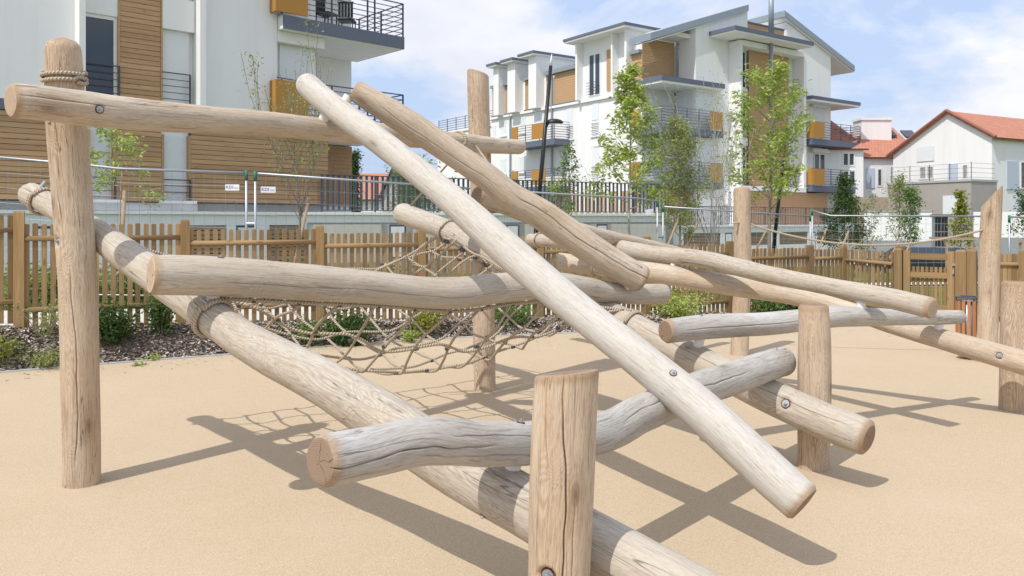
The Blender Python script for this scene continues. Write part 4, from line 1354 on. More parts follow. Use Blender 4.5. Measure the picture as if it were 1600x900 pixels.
# ground floor
g1a, g1b = Lu(136, 0), Lu(181, 0); g2a, g2b = Lu(252, 0), Lu(298, 0)
ue = Lu(512, 0)
segs = [(uL, g1a), (g1b, g2a), (g2b, ue)]
for a, b in segs:
    L = b-a; n = max(1, round(L/3.0))
    for k in range(n):
        aa = a+L*k/n+0.004; bb = a+L*(k+1)/n-0.004
        boards(LB, lb, aa, bb, 0.012, 2.03, 4.01, CLAD, 0.124)
    LB.box('backing_wall', DMETAL, lb, a, b, -0.35, -0.006, 2.0, 4.018)
LB.box('backing_wall', GREYR, lb, uL, ue, -6.0, -0.36, 1.8, 4.018)
for a, b, closed in ((g1a, g1b, 0), (g2a, g2b, 1)):
    for q in (a+0.03, b-0.03):
        LB.box('corner_trim', CLAD, lb, q-0.03, q+0.03, -0.15, 0.03, 2.04, 3.72)
    LB.box('sill', PLINTH, lb, a-0.06, b+0.12, -0.2, 0.11, 1.99, 2.06)
    window(LB, lb, a+0.06, b-0.06, -0.14, 2.08, 3.70, 1, 0.07)
    shutter(LB, lb, a+0.065, b-0.065, -0.10, 2.28 if closed else 3.2, 3.70)
    hrails(LB, lb, a+0.06, b-0.02, 0.05, 2.12, 4, 0.155, 0.011, posts=[(b-0.03, 0.05)])
# recessed timber return and corner
uc = LB.upx(549, -2.41)
ui = 0.0
LB.box('wall', GREYR, lb, 0.003, uc, -8, -2.41, 1.79, 4.0)
boards_joined(LB, lb, ue-0.1, uc+0.0, -2.37, 2.03, 4.01, CLAD)
LB.box('wall', WHITE, lb, 0.004, Lu(493, -0.3), -8, -0.30, 4.405, ZT-0.01)
LB.box('wall', WHITE, lb, Lu(493, -0.3)+0.003, uc, -8, -2.41, 4.02, ZT-0.012)
for fl in range(3):
    zf = Z1+2.8*fl
    LB.box('shutter_box', WHITE, lb, 0.01, Lu(507, 0.0), -0.298, 0.0, zf+2.12, zf+2.42)
    shutter(LB, lb, Lu(436, -0.28), Lu(483, -0.28), -0.25, zf+0.02, zf+2.11)
    LB.box('door_frame', FRAMEW, lb, Lu(483, -0.26)+0.003, Lu(492, -0.26), -0.298, -0.24, zf+0.02, zf+2.11)
us0 = LB.upx(443, 0.34); us1 = LB.upx(632, 0.34)
for fl in range(3):
    zf = Z1+2.8*fl
    LB.box('balcony_slab', SLABF, lb, us0, us1, 0.30, 0.34, zf-0.37, zf)
    LB.box('balcony_slab', SLABF, lb, us1-0.04, us1, -2.40, 0.299, zf-0.37, zf)
    LB.box('balcony_slab', WHITE, lb, us0, us1-0.041, -2.40, 0.298, zf-0.372, zf-0.004)
    # ochre panel
    up0 = LB.upx(443, 0.42); up1 = LB.upx(483, 0.42)
    LB.box('ochre_panel', ORANGE, lb, up0-0.2, up1, 0.30, 0.36, zf+0.06, zf+1.0)
    LB.box('ochre_panel', ORANGE, lb, up0-0.2, up0-0.14, -0.25, 0.298, zf+0.06, zf+1.0)
    posts = [(up0, 0.30), (us1-0.03, 0.30), (us1-1.05, 0.30), (us1-1.30, 0.30), (us1-2.5, 0.30), (us1-0.03, -0.9), (us1-0.03, -2.2)]
    hrails(LB, lb, up1 if fl else up1, us1-0.03, 0.31, zf+0.12, 7, 0.15, 0.013, posts=posts, side=(us1-0.03, 0.31, -2.35))
    mb = MB(); mb.tube([LB.w(up0-0.15, 0.33, zf+1.06), LB.w(up1, 0.31, zf+1.02)], 0.016, 6); mb.obj('guard_bar', DMETAL, lb)

# chairs on the upper balcony
def bal_chair(fr, u, v, z, rot, label):
    x, y, _ = fr.w(u, v)
    t = thing('balcony_chair', label, 'chair', (x, y, z), 'chairs on the near balcony')
    a = fr.a+rot
    def q(mb, x0, x1, y0, y1, z0, z1):
        c = math.cos(a); s_ = math.sin(a); co = []
        for zq in (z0, z1):
            for (p, r) in ((x0, y0), (x1, y0), (x1, y1), (x0, y1)):
                co.append((x+c*p-s_*r, y+s_*p+c*r, z+zq))
        mb.hexa(co)
    mb = MB(); q(mb, -.24, .24, -.24, .24, .40, .45); mb.obj('seat', BLACK, t)
    mb = MB()
    for k in range(5): q(mb, -.22+.093*k, -.15+.093*k, .21, .235, .47, .90)
    q(mb, -.24, .24, .20, .24, .90, .95); mb.obj('backrest', BLACK, t)
    for sx in (-.22, .19):
        for sy in (-.23, .20):
            mb = MB(); q(mb, sx, sx+.03, sy, sy+.03, 0, .40); mb.obj('leg', BLACK, t)
bal_chair(LB, us1-2.3, -0.35, Z1+2.8, 0.4, 'dark slatted chair on the upper near balcony, left of the pair')
bal_chair(LB, us1-1.45, -0.6, Z1+2.8, 2.4, 'dark slatted chair on the upper near balcony, right of the pair')

# ------------------------------------------------------------------ podium (raised terrace) wall with louvres
pd = thing('terrace_wall', 'long pale rendered terrace wall with timber louvre panels below a coping', 'wall', (-4, 22.5, 0))
PA = P(-300, 345, 15.8).xy
c0 = Vector(LB.w(LB.upx(0, 0.25), 0.25)[:2]); c1 = Vector(LB.w(LB.upx(480, 0.25), 0.25)[:2])
c2 = P(1050, 0, 29.0).xy
c3 = P(1052, 0, 36.0).xy; c4_ = P(1345, 0, 44.0).xy
frA = Fr(Vector(LB.w(-10.5, 0.25)[:2]), LB.d)
LA = (c1-frA.o).dot(frA.d)
frB = Fr(c1, c2-c1); LBn = (c2-c1).length
frC = Fr(c3, c4_-c3); LC = (c4_-c3).length
def podium(fr, L, ztop, items, zb=-1.3, depth=0.3, cop=0.06):
    """items: (px0, px1, kind)"""
    its = sorted((fr.upx(a), fr.upx(b), k) for a, b, k in items)
    z1_ = ztop-0.36; cur = 0.0
    for a, b, k in its:
        fr.box('wall', PLINTH, pd, cur, a, -depth, 0, zb, z1_)
        if k == 'l':
            n = 9; h = (z1_-0.35)/n
            for q in range(n):
                mb = MB(); fr.hexa(mb, a+0.01, b-0.01, -0.09, -0.02, 0.35+h*q+0.006, 0.35+h*(q+1)-0.018)
                mb.obj('louvre_slat', LOUV, pd)
            fr.box('backing', DMETAL, pd, a, b, -0.2, -0.11, 0.35, z1_)
            fr.box('wall', PLINTH, pd, a, b, -depth, 0, zb, 0.348)
        else:
            fr.box('window_surround', DMETAL, pd, a, b, -0.2, 0.01, z1_-1.0, z1_-0.002)
            fr.box('pane', SHUT if k == 's' else GLASS, pd, a+0.05, b-0.05, -0.19, 0.016, z1_-0.96, z1_-0.06)
            fr.box('wall', PLINTH, pd, a, b, -depth, 0, zb, z1_-1.003)
        cur = b
    fr.box('wall', PLINTH, pd, cur, L, -depth, 0, zb, z1_)
    fr.box('wall', PLINTH, pd, 0, L, -depth, 0.0, z1_+0.002, ztop-0.08)
    fr.box('coping', PLINTH, pd, 0, L, -depth-0.1, cop, ztop-0.078, ztop)
podium(frA, LA, 1.79, [(55, 82, 's'), (297, 354, 'l'), (369, 400, 's'), (421, 476, 'l')])
podium(frB, LBn, 1.80, [(483, 596, 'l'), (608, 634, 's'), (645, 700, 'l'), (720, 745, 's'), (791, 811, 's'), (820, 900, 'l'), (932, 949, 's'), (955, 1040, 'l')])
podium(frC, LC, 1.34, [(1068, 1126, 'l'), (1133, 1144, 's'), (1165, 1200, 'l'), (1207, 1213, 's'), (1218, 1262, 'l'), (1267, 1274, 's'), (1277, 1312, 'l'), (1318, 1323, 's'), (1326, 1346, 'l')])
dr = (c3-c2); frD = Fr(c2, dr)
frD.box('wall', PLINTH, pd, 0.1, dr.length-0.1, -0.3, 0.0, -1.3, 1.72)
# terrace floors behind the walls
mb = MB()
mb.prism([(c1.x, c1.y), (c2.x, c2.y), (c3.x, c3.y), (c3.x-14, c3.y+14), (c1.x-6, c1.y+8)], -0.1, 1.5)
mb.obj('terrace_floor', CONC, pd)
mb = MB()
mb.prism([(c3.x+.1, c3.y+.3), (c4_.x, c4_.y+.35), (c4_.x, c4_.y+12), (c3.x, c3.y+12)], -0.1, 1.15)
mb.obj('terrace_floor', CONC, pd)

rl = thing('terrace_railing', 'dark flat-bar railing standing on the coping of the near terrace wall', 'railing', (c1.x, c1.y, 1.8))
def picket_rail(fr, t, u0, u1, v, z0, z1, pitch, wd, th=0.012, post_every=1.6):
    n = int((u1-u0)/pitch)
    mb = MB(); mb.box(-wd/2, wd/2, -th/2, th/2, 0, z1-z0-0.10); me = mb.data('bar', DMETAL)
    for k in range(n+1):
        u = u0+(u1-u0)*k/n; x, y, _ = fr.w(u, v)
        put('bar', me, t, (x, y, z0+0.07), fr.a)
    fr.box('top_rail', DMETAL, t, u0, u1, v-0.02, v+0.02, z1-0.03, z1)
    fr.box('bottom_rail', DMETAL, t, u0, u1, v-0.012, v+0.012, z0+0.04, z0+0.068)
    k = 0; u = u0
    while u < u1:
        fr.box('rail_post', DMETAL, t, u-0.02, u+0.02, v-0.05, v-0.022, z0, z1-0.031); u += post_every
picket_rail(frB, rl, frB.upx(505), LBn-0.05, -0.12, 1.80, 2.88, 0.165, 0.075)
rl2 = thing('terrace_railing', 'fine dark railing on the far lower terrace wall below the timber storey', 'railing', (c3.x, c3.y, 1.34))
picket_rail(frC, rl2, 0.1, LC-0.05, -0.12, 1.34, 2.24, 0.13, 0.035)

# ------------------------------------------------------------------ white apartment building at the centre right
RB = Fr((7.69, 41.06), (0.8177, 0.5756))      # v negative = into the building
rb = thing('apartment_building', 'long white apartment building with timber panels, dormers and steep grey roofs behind the trees', 'building', (12, 46, 0))
def Ru(px, w=0.0): return RB.upx(px, -w)
def Rw(px, u): return -RB.vpx(px, u)
def rbox(name, mat, u0, u1, w0, w1, z0, z1, parent=None):
    return RB.box(name, mat, parent or rb, u0, u1, -w1, -w0, z0, z1)
uF = 0.6
wIn = Rw(1003, uF)
wEnd = Rw(768, uF)
uG = Ru(1087, 0.5)
ZL = 8.5
z1f, z2f, z3f = 3.65, 6.45, 9.05
# long wing
rbox('wall', WHITE, uF, 10, wIn, wEnd, 1.2, ZL)
rbox('ledge', WHITE, uF-0.14, uF+0.3, wIn-0.001, wEnd, ZL-0.02, ZL+0.12)
rbox('wall', WHITE, uF+0.12, 9.8, wIn+0.03, wEnd-0.2, ZL+0.121, 10.55)
# attic cladding between the dormers (facing the left front)
for a, b in ((1003, 983), (903, 866), (862, 853), (833, 820), (800, 788), (778, 769)):
    wa, wb = Rw(a, uF), Rw(b, uF)
    boards_joined(RB, rb, uF+0.02, None, -wb, ZL+0.22, 10.6, CLADR, 0.14, facing='u', v1=-wa)
    rbox('flashing', SLABF, uF-0.10, uF+0.2, wa+0.01, wb-0.01, ZL+0.124, ZL+0.21)
    rbox('gutter', ZINC, uF-0.2, uF+0.15, wa+0.02, wb-0.02, 10.6, 10.78)
# sloping roof over the wing
mb = MB()
a_, b_, = wIn+0.2, wEnd
def rp(u, w_, z): return RB.w(u, -w_, z)
mb.hexa([rp(uF+0.13, a_, 10.76), rp(5, a_, 11.9), rp(5, b_, 11.9), rp(uF+0.13, b_, 10.76), rp(uF+0.13, a_, 10.92), rp(5, a_, 12.1), rp(5, b_, 12.1), rp(uF+0.13, b_, 10.92)])
mb.hexa([rp(5.01, a_, 11.9), rp(10, a_, 10.7), rp(10, b_, 10.7), rp(5.01, b_, 11.9), rp(5.01, a_, 12.1), rp(10, a_, 10.86), rp(10, b_, 10.86), rp(5.01, b_, 12.1)])
mb.obj('roof', ZINC, rb)
def dormer(pa, pb, zr, win=None, slot=None, fins=(), overhang=0.5, solid=False):
    """pa > pb picture columns of its front"""
    wa, wb = Rw(pa, uF-0.12), Rw(pb, uF-0.12)
    z0 = ZL+0.125
    rbox('dormer_wall', WHITE, uF+0.05, 4.5, wa, wb, z0, zr-0.16)
    uf = uF-0.12
    if solid:
        rbox('dormer_front', WHITE, uf-0.42, uF+0.048, wa, wb, z0, zr-0.16)
    else:
        rbox('fin', WHITE, uf-0.30, uF+0.048, wb-0.16, wb, z0, zr-0.16)
        rbox('fin', WHITE, uf-0.30, uF+0.048, wa, wa+0.16, z0, zr-0.16)
    for f in fins:
        wf = Rw(f, uf-0.3)
        rbox('fin', WHITE, uf-0.30, uF+0.047, wf, wf+0.14, z0, zr-0.16)
    rbox('roof', WHITE, uf-0.75, 5.0, wa-(0.15 if solid else overhang*0.7), wb+overhang, zr-0.158, zr-0.06)
    rbox('roof', SLABF, uf-0.80, 5.05, wa-(0.2 if solid else overhang*0.7+0.05), wb+overhang+0.05, zr-0.058, zr+0.08)
    if win:
        for a, b, z0_, z1_ in win:
            w0, w1 = Rw(a, uF), Rw(b, uF)
            sideframe = Fr(RB.w(uF+0.05, -w1)[:2], -RB.n*-1.0)
            # window faces the left front: local frame along w
            fl = Fr(RB.w(uF+0.045, -w1)[:2], RB.n)
            window(fl, rb, 0, w1-w0, 0.03, z0_, z1_, 2, 0.09)
            for q in range(5):
                mb = MB(); mb.tube([fl.w(0, 0.2, z0_+0.12+0.17*q), fl.w(w1-w0, 0.2, z0_+0.12+0.17*q)], 0.016, 5); mb.obj('guard_bar', DMETAL, rb)
    if slot:
        for a, b in slot:
            w0, w1 = Rw(a, uF), Rw(b, uF)
            boards_joined(RB, rb, uF-0.02, None, -w1, z0+0.3, zr-0.9, CLADR, 0.14, facing='u', v1=-w0)
dormer(985, 905, 12.15, win=[(938, 919, 8.75, 11.25)], slot=[(955, 948)], fins=(957,))
dormer(846, 834, 12.05, solid=True, overhang=0.65)
dormer(813, 801, 12.0, solid=True, overhang=0.3)
dormer(787, 779, 12.0, solid=True, overhang=0.3)
for px in (862, 797):
    wv = Rw(px, uF-0.1); mb = MB(); mb.tube([rp(uF-0.1, wv, 1.4), rp(uF-0.1, wv, 10.7)], 0.06, 8); mb.obj('downpipe', ZINC, rb)
# small windows on the long wing
def fl_window(pa, pb, ya, yb, closed=1.0):
    w0, w1 = Rw(pa, uF), Rw(pb, uF)
    uu = -w0
    y = (ya+yb)/2
    Yd_ = RB.w(uF, -(w0+w1)/2)[1]
    za = EYE-(yb-HY)/F*Yd_; zb = EYE-(ya-HY)/F*Yd_
    fl = Fr(RB.w(uF, -w1)[:2], RB.n)
    L = w1-w0
    mb = MB()
    fl.hexa(mb, -0.06, L+0.06, -0.01, 0.03, zb, zb+0.07); mb.obj('window_head', PLINTH, rb)
    mb = MB(); fl.hexa(mb, -0.1, L+0.1, -0.01, 0.08, za-0.08, za)
    mb.obj('sill', PLINTH, rb)
    window(fl, rb, 0, L, 0.012, za, zb, 1, 0.06)
    h = (zb-za)*closed
    shutter(fl, rb, 0.02, L-0.02, 0.022, zb-h, zb, pitch=0.12)
    if closed < 1:
        for q in range(4):
            mb = MB(); mb.tube([fl.w(0, 0.06, za+0.1+0.2*q), fl.w(L, 0.06, za+0.1+0.2*q)], 0.018, 5); mb.obj('guard_bar', DMETAL, rb)
for a in ((936, 925, 158, 212, .55), (896, 886, 167, 217, .6), (821, 812, 185, 208, 1), (791, 783, 191, 212, 1), (936, 925, 229, 281, .6), (820, 812, 246, 270, 1), (791, 783, 250, 272, 1), (896, 886, 234, 262, 1), (775, 770, 198, 216, 1), (850, 838, 177, 200, 1), (852, 842, 240, 282, 1)):
    fl_window(*a)
# balconies on the long wing
for zf in (z1f, z2f):
    w0 = Rw(866, uF-1.2); w1 = Rw(800, uF-1.2)
    rbox('balcony_slab', SLABF, uF-1.2, uF-0.002, w0, w1, zf-0.36, zf)
    for (a, b) in ((852, 831), (809, 800)):
        q0, q1 = Rw(a, uF-1.25), Rw(b, uF-1.25)
        rbox('ochre_panel', ORANGE, uF-1.27, uF-1.22, q0, q1, zf+0.08, zf+1.0)
    for k in range(7):
        z = zf+0.12+0.15*k
        mb = MB(); mb.tube([rp(uF-1.18, w0+.02, z), rp(uF-1.18, w1, z)], 0.017, 5); mb.obj('guard_bar', DMETAL, rb)
        mb = MB(); mb.tube([rp(uF-1.18, w0+.02, z), rp(uF-0.0, w0+.02, z)], 0.017, 5); mb.obj('guard_bar', DMETAL, rb)
    for k in range(4):
        wv = w0+(w1-w0)*k/3+0.02
        mb = MB(); mb.tube([rp(uF-1.18, wv, zf-0.1), rp(uF-1.18, wv, zf+1.03)], 0.025, 5); mb.obj('guard_post', DMETAL, rb)
# low terrace at the far end
wT = Rw(684, uF+0.2)
rbox('wall', WHITE, uF+0.2, 9, wEnd+0.003, wT, 1.0, 8.1)
rbox('flashing', SLABF, uF-0.1, uF+0.3, wEnd+0.05, wT-2, 7.1, 7.25)
rbox('coping', WHITE, uF+0.1, 9.1, wEnd+0.004, wT+0.1, 8.1, 8.25)
for k in range(6):
    z = 8.35+0.17*k
    mb = MB(); mb.tube([rp(uF+0.3, wEnd+.1, z), rp(uF+0.3, wT, z)], 0.02, 5); mb.obj('guard_bar', DMETAL, rb)
for k in range(7):
    wv = wEnd+0.1+(wT-wEnd-0.1)*k/6
    mb = MB(); mb.tube([rp(uF+0.3, wv, 8.2), rp(uF+0.3, wv, 9.25)], 0.03, 5); mb.obj('guard_post', DMETAL, rb)

# corner: timber return walls of the top storey, loggias below
boards_joined(RB, rb, uF+0.05, uG, -wIn, z3f+0.05, 11.45, CLADR, 0.14)
rbox('wall', WHITE, uF+0.06, uG+0.2, wIn+0.06, wIn+3.5, 1.2, 11.5)
window(RB, rb, Ru(1062, wIn-0.1), Ru(1080, wIn-0.1), -(wIn-0.08), z3f+0.1, 11.25, 1, 0.10)
for q in range(6):
    mb = MB(); mb.tube([rp(Ru(1060, wIn-0.3), wIn-0.3, z3f+0.25+0.17*q), rp(Ru(1080, wIn-0.3), wIn-0.3, z3f+0.25+0.17*q)], 0.016, 5); mb.obj('guard_bar', DMETAL, rb)
rbox('ceiling_beam', WHITE, uF+0.3, uG-0.003, wIn-1.2, wIn-0.002, 11.46, 11.7)
# gable wall, its top follows the roof pitch
wR = Rw(984, -0.5)
def slope_wall(u0, u1, w0, w1, z0, za, zb, mat, name='wall'):
    mb = MB()
    mb.hexa([rp(u0, w0, z0), rp(u1, w0, z0), rp(u1, w1, z0), rp(u0, w1, z0), rp(u0, w0, za), rp(u1, w0, zb), rp(u1, w1, zb), rp(u0, w1, za)])
    return mb.obj(name, mat, rb)
def ztopL(u): return 10.78 + (13.42-10.78)*(u+0.5)/7.7
def ztopR(u): return 13.55 - (13.55-11.1)*(u-10.69)/7.2
ug2 = Ru(1168, 0.5); ur1 = Ru(1229, 0.5); uE = Ru(1298, 0.5)
slope_wall(uG, ug2, 0.5, wR-0.1, 1.2, ztopL(uG), ztopL(ug2), WHITE)
rbox('wall', WHITE, ug2+0.002, ur1-0.002, 0.75, 11, 1.2, 12.0)
slope_wall(ur1, uE, 0.5, 11, 1.2, ztopR(ur1)-0.02, ztopR(uE)-0.02, WHITE)
def roofslab(u0, u1, w0, w1, z0, z1, th=0.36):
    mb = MB()
    mb.hexa([rp(u0, w0, z0), rp(u1, w0, z1), rp(u1, w1, z1), rp(u0, w1, z0), rp(u0, w0, z0+th), rp(u1, w0, z1+th), rp(u1, w1, z1+th), rp(u0, w1, z0+th)])
    mb.obj('roof', ZINC, rb)
    mb = MB()
    mb.hexa([rp(u0+.1, w0+.05, z0-.06), rp(u1-.05, w0+.05, z1-.06), rp(u1-.05, w1, z1-.06), rp(u0+.1, w1, z0-.06), rp(u0+.1, w0+.05, z0-.003), rp(u1-.05, w0+.05, z1-.003), rp(u1-.05, w1, z1-.003), rp(u0+.1, w1, z0-.003)])
    mb.obj('soffit', WHITE, rb)
roofslab(-0.5, 7.25, 0.28, wR, ztopL(-0.5)+0.05, ztopL(7.25)+0.05)
roofslab(10.55, 17.8, 0.28, 11.2, ztopR(10.55)+0.05, ztopR(17.8)+0.05)
boards_joined(RB, rb, ug2+0.01, ur1-0.01, -0.72, 12.05, 12.95, CLADR, 0.14)
rbox('capping', SLABF, ug2+0.01, ur1-0.01, 0.65, 0.95, 12.951, 13.03)
# flat canopy above the projecting white frame
uc0, uc1 = Ru(1149, -1.3), Ru(1272, -1.3)
rbox('canopy', WHITE, uc0+.05, uc1-.05, -1.25, 0.495, 11.62, 11.70)
rbox('canopy', SLABF, uc0, uc1, -1.3, 0.494, 11.702, 11.92)
# projecting frame
wf = -0.35
fa, fb, fc, fd = Ru(1158, wf), Ru(1160.5, wf), Ru(1256, wf), Ru(1260, wf)
rbox('frame_side', WHITE, fa, fb, wf, 0.497, z1f-0.15, 11.25)
rbox('frame_side', WHITE, fc, fd, wf, 0.497, z1f-0.15, 11.25)
rbox('frame_top', WHITE, fa, fd, wf-0.002, 0.496, 11.252, 11.55)
rbox('frame_base', WHITE, fa, fd, wf-0.002, 0.496, z1f-0.42, z1f-0.152)
tA, tB = Ru(1168, 0.35), Ru(1230, 0.35)
boards_joined(RB, rb, tA, tB, -0.25, z1f-0.15, 11.24, CLADR, 0.14)
for zf in (z1f, z2f, z3f):
    window(RB, rb, fb+0.02, tA-0.05, -0.40, zf-0.0, zf+2.15, 1, 0.09)
    rbox('spandrel', PLINTH, fb+0.02, tA-0.05, 0.3, 0.49, zf+2.152, zf+2.6)
    shutter(RB, rb, tB+0.05, fc-0.02, -0.40, zf+0.05, zf+2.15, pitch=0.12)
    rbox('spandrel', WHITE, tB+0.05, fc-0.02, 0.3, 0.49, zf+2.152, zf+2.6)
    for q in range(5):
        for (p0, p1) in ((fb+.02, tA-.05), (tB+.05, fc-.02)):
            mb = MB(); mb.tube([rp(p0, -0.05, zf+0.2+0.17*q), rp(p1, -0.05, zf+0.2+0.17*q)], 0.016, 5); mb.obj('guard_bar', DMETAL, rb)
mb = MB(); up_ = Ru(1205, -0.5); mb.tube([rp(up_, -0.5, z1f), rp(up_, -0.5, 14.6)], 0.11, 12); mb.obj('flue', ZINC, rb, True)
mb = MB(); mb.tube([rp(up_, -0.5, 12.2), rp(up_, -0.5, 14.8)], 0.15, 12); mb.obj('flue', ZINC, rb, True)
# satellite rod on the roof ridge
mb = MB(); mb.tube([rp(Ru(1134, 1), 1.0, 12.8), rp(Ru(1130, 1), 1.0, 13.9)], 0.03, 6); mb.obj('aerial', FRAMEW, rb)
# corner loggia balconies
uB1 = Ru(1131, 0.0)
wB = Rw(985, 0.0)
rbox('wall', WHITE, uF+0.05, uG-0.002, wIn+0.02, wIn+0.05, 1.2, z3f)
for zf in (z1f, z2f):
    rbox('balcony_slab', SLABF, 0, uB1, 0, wIn-0.01, zf-0.36, zf)
    rbox('balcony_slab', SLABF, 0, uF-0.15, wIn-0.009, wB, zf-0.36, zf)
    # shutters of the loggia
    fl = Fr(RB.w(uG, -(wIn-0.02))[:2], RB.n)
    shutter(fl, rb, 0.1, wIn-0.7, 0.01, zf+0.03, zf+2.2, pitch=0.1)
    shutter(RB, rb, uG+0.04, Ru(1116, .48), -0.485, zf+0.03, zf+2.1, pitch=0.1)
    shutter(RB, rb, uF+0.8, uG-0.5, -(wIn-0.01), zf+0.03, zf+2.1, pitch=0.1)
    rbox('lintel', WHITE, uG-0.05, Ru(1119, .4), 0.40, 0.497, zf+2.1, zf+2.42)
    for k in range(7):
        z = zf+0.12+0.15*k
        mb = MB(); mb.tube([rp(0.05, 0.05, z), rp(uB1, 0.05, z)], 0.017, 5); mb.obj('guard_bar', DMETAL, rb)
        mb = MB(); mb.tube([rp(0.05, 0.05, z), rp(0.05, wB, z)], 0.017, 5); mb.obj('guard_bar', DMETAL, rb)
    for k in range(6):
        u = 0.05+(uB1-0.1)*k/5
        mb = MB(); mb.tube([rp(u, 0.05, zf-0.1), rp(u, 0.05, zf+1.03)], 0.025, 5); mb.obj('guard_post', DMETAL, rb)
    rbox('ochre_panel', ORANGE, Ru(1111.5, -0.05), Ru(1129, -0.05), -0.06, -0.01, zf+0.05, zf+1.0)
    q0, q1 = Rw(1000, -0.05), Rw(985, -0.05)
    rbox('ochre_panel', ORANGE, -0.06, -0.01, q0, q1, zf+0.05, zf+1.0)
rbox('balcony_roof', WHITE, 0.05, uB1, 0.05, wIn-0.01, z3f-0.36, z3f-0.25)
rbox('balcony_roof', SLABF, 0, uB1+0.1, 0, wIn-0.012, z3f-0.248, z3f)
# right-hand balconies past the end wall
ra, rb_ = Ru(1269, -0.6), Ru(1345, -0.6)
wz = 2.2
for zf in (z1f, z2f):
    rbox('balcony_slab', SLABF, ra, rb_, -0.6, 0.495, zf-0.36, zf)
    rbox('balcony_slab', SLABF, uE+0.003, rb_, 0.496, wz, zf-0.36, zf)
    rbox('ochre_panel', ORANGE, ra, Ru(1288, -0.65), -0.68, -0.62, zf+0.05, zf+1.0)
    rbox('ochre_panel', ORANGE, ra-0.06, ra-0.003, -0.62, 0.3, zf+0.05, zf+1.0)
    for k in range(7):
        z = zf+0.12+0.15*k
        mb = MB(); mb.tube([rp(ra, -0.57, z), rp(rb_-.03, -0.57, z)], 0.017, 5); mb.obj('guard_bar', DMETAL, rb)
        mb = MB(); mb.tube([rp(rb_-.03, -0.57, z), rp(rb_-.03, wz, z)], 0.017, 5); mb.obj('guard_bar', DMETAL, rb)
    for k in range(5):
        u = ra+0.9+(rb_-ra-0.93)*k/4
        mb = MB(); mb.tube([rp(u, -0.57, zf-0.1), rp(u, -0.57, zf+1.03)], 0.025, 5); mb.obj('guard_post', DMETAL, rb)
    if zf == z2f:
        shutter(RB, rb, Ru(1271, .48), Ru(1289, .48), -0.485, zf+0.03, zf+2.1, pitch=0.1)
    else:
        window(RB, rb, Ru(1271, .48), Ru(1289, .48), -0.44, zf+0.03, zf+2.1, 2, 0.09)
    rbox('lintel', WHITE, Ru(1270, .3), Ru(1296, .3), 0.25, 0.498, zf+2.1, zf+2.36)
rbox('balcony_roof', WHITE, ra+.05, rb_-.05, -0.57, wz, z3f-0.36, z3f-0.25)
rbox('balcony_roof', SLABF, ra, rb_, -0.6, wz+0.05, z3f-0.248, z3f-0.05)
# timber ground storey
g0, g1_ = Ru(1000, 0.3), Ru(1293, -0.2)
boards_joined(RB, rb, 1.2, Ru(1150, .3), -0.9, 1.2, z1f-0.38, CLAD, 0.14)
boards_joined(RB, rb, Ru(1150, -.2)+0.02, g1_, 0.2, 1.2, z1f-0.45, CLAD, 0.14)
rbox('wall', GREYR, Ru(1150, -.2)+0.03, g1_-0.03, -0.14, 0.49, 1.2, z1f-0.44)
rbox('wall', GREYR, 1.25, Ru(1150, .3), 1.0, wIn+0.0, 1.2, z1f-0.39)
for k, px in enumerate(range(1000, 860, -9)):
    wv = Rw(px, uF-0.1)
    rbox('timber_screen', CLADR, uF-0.08, uF-0.02, wv, wv+0.22, 1.5, z1f-0.45)

# ------------------------------------------------------------------ houses at the right
def tiled_plane(name, parent, a, b, c, d, th=0.12):
    """a, b along the eave, c, d along the ridge; all world points"""
    a, b, c, d = map(Vector, (a, b, c, d))
    n = (b-a).cross(d-a).normalized()
    if n.z < 0: n = -n
    vs = [a, b, c, d]+[p-n*th for p in (a, b, c, d)]
    me = bpy.data.meshes.new(name)
    fs = [(0, 1, 2, 3), (7, 6, 5, 4), (0, 4, 5, 1), (1, 5, 6, 2), (2, 6, 7, 3), (3, 7, 4, 0)]
    me.from_pydata([tuple(p) for p in vs], [], fs)
    uvl = me.uv_layers.new(name='UVMap')
    ex = (b-a).normalized(); ey = n.cross(ex)
    uv = []
    for f in fs:
        for i in f:
            p = vs[i]-a; uv.append((p.dot(ex), p.dot(ey)))
    uvl.data.foreach_set('uv', np.array(uv, np.float32).ravel())
    me.materials.append(TILES); me.update()
    return put(name, me, parent)

G = Vector((-0.4775, 0.879)).normalized()
H2 = Fr((27.0, 45.0), -G)      # u grows towards the right end of the gable; v outwards to the left front
h2 = thing('house', 'white gabled house with red tiled roof at far right behind the grey garage', 'house', (28, 46, 0))
sA, sM, sB = 0.0, 2.55, 6.2
zA, zM, zB = 6.35, 7.95, 5.75
def h2w(s_, v, z): return H2.w(-s_, v, z)
mb = MB(); i = 0
prof = [(sA, -1.3), (sA, zA), (sM, zM), (sB, zB), (sB, -1.3)]
Lr = -11.0
mb.v = [h2w(s_, 0, z) for s_, z in prof]+[h2w(s_, Lr, z) for s_, z in prof]
mb.f = [(0, 1, 2, 3, 4), (9, 8, 7, 6, 5)]+[(k, 5+k, 5+(k+1) % 5, (k+1) % 5) for k in range(5)]; mb.m = [0]*7
mb.obj('wall', WHITE, h2)
def ext(s_, z, e): return s_, z
tiled_plane('roof', h2, h2w(sA-0.3, 0.2, zA-0.12), h2w(sA-0.3, Lr, zA-0.12), h2w(sM, Lr, zM+0.08), h2w(sM, 0.2, zM+0.08))
tiled_plane('roof', h2, h2w(sB+0.3, 0.2, zB-0.12), h2w(sB+0.3, Lr, zB-0.12), h2w(sM, Lr, zM+0.08), h2w(sM, 0.2, zM+0.08))
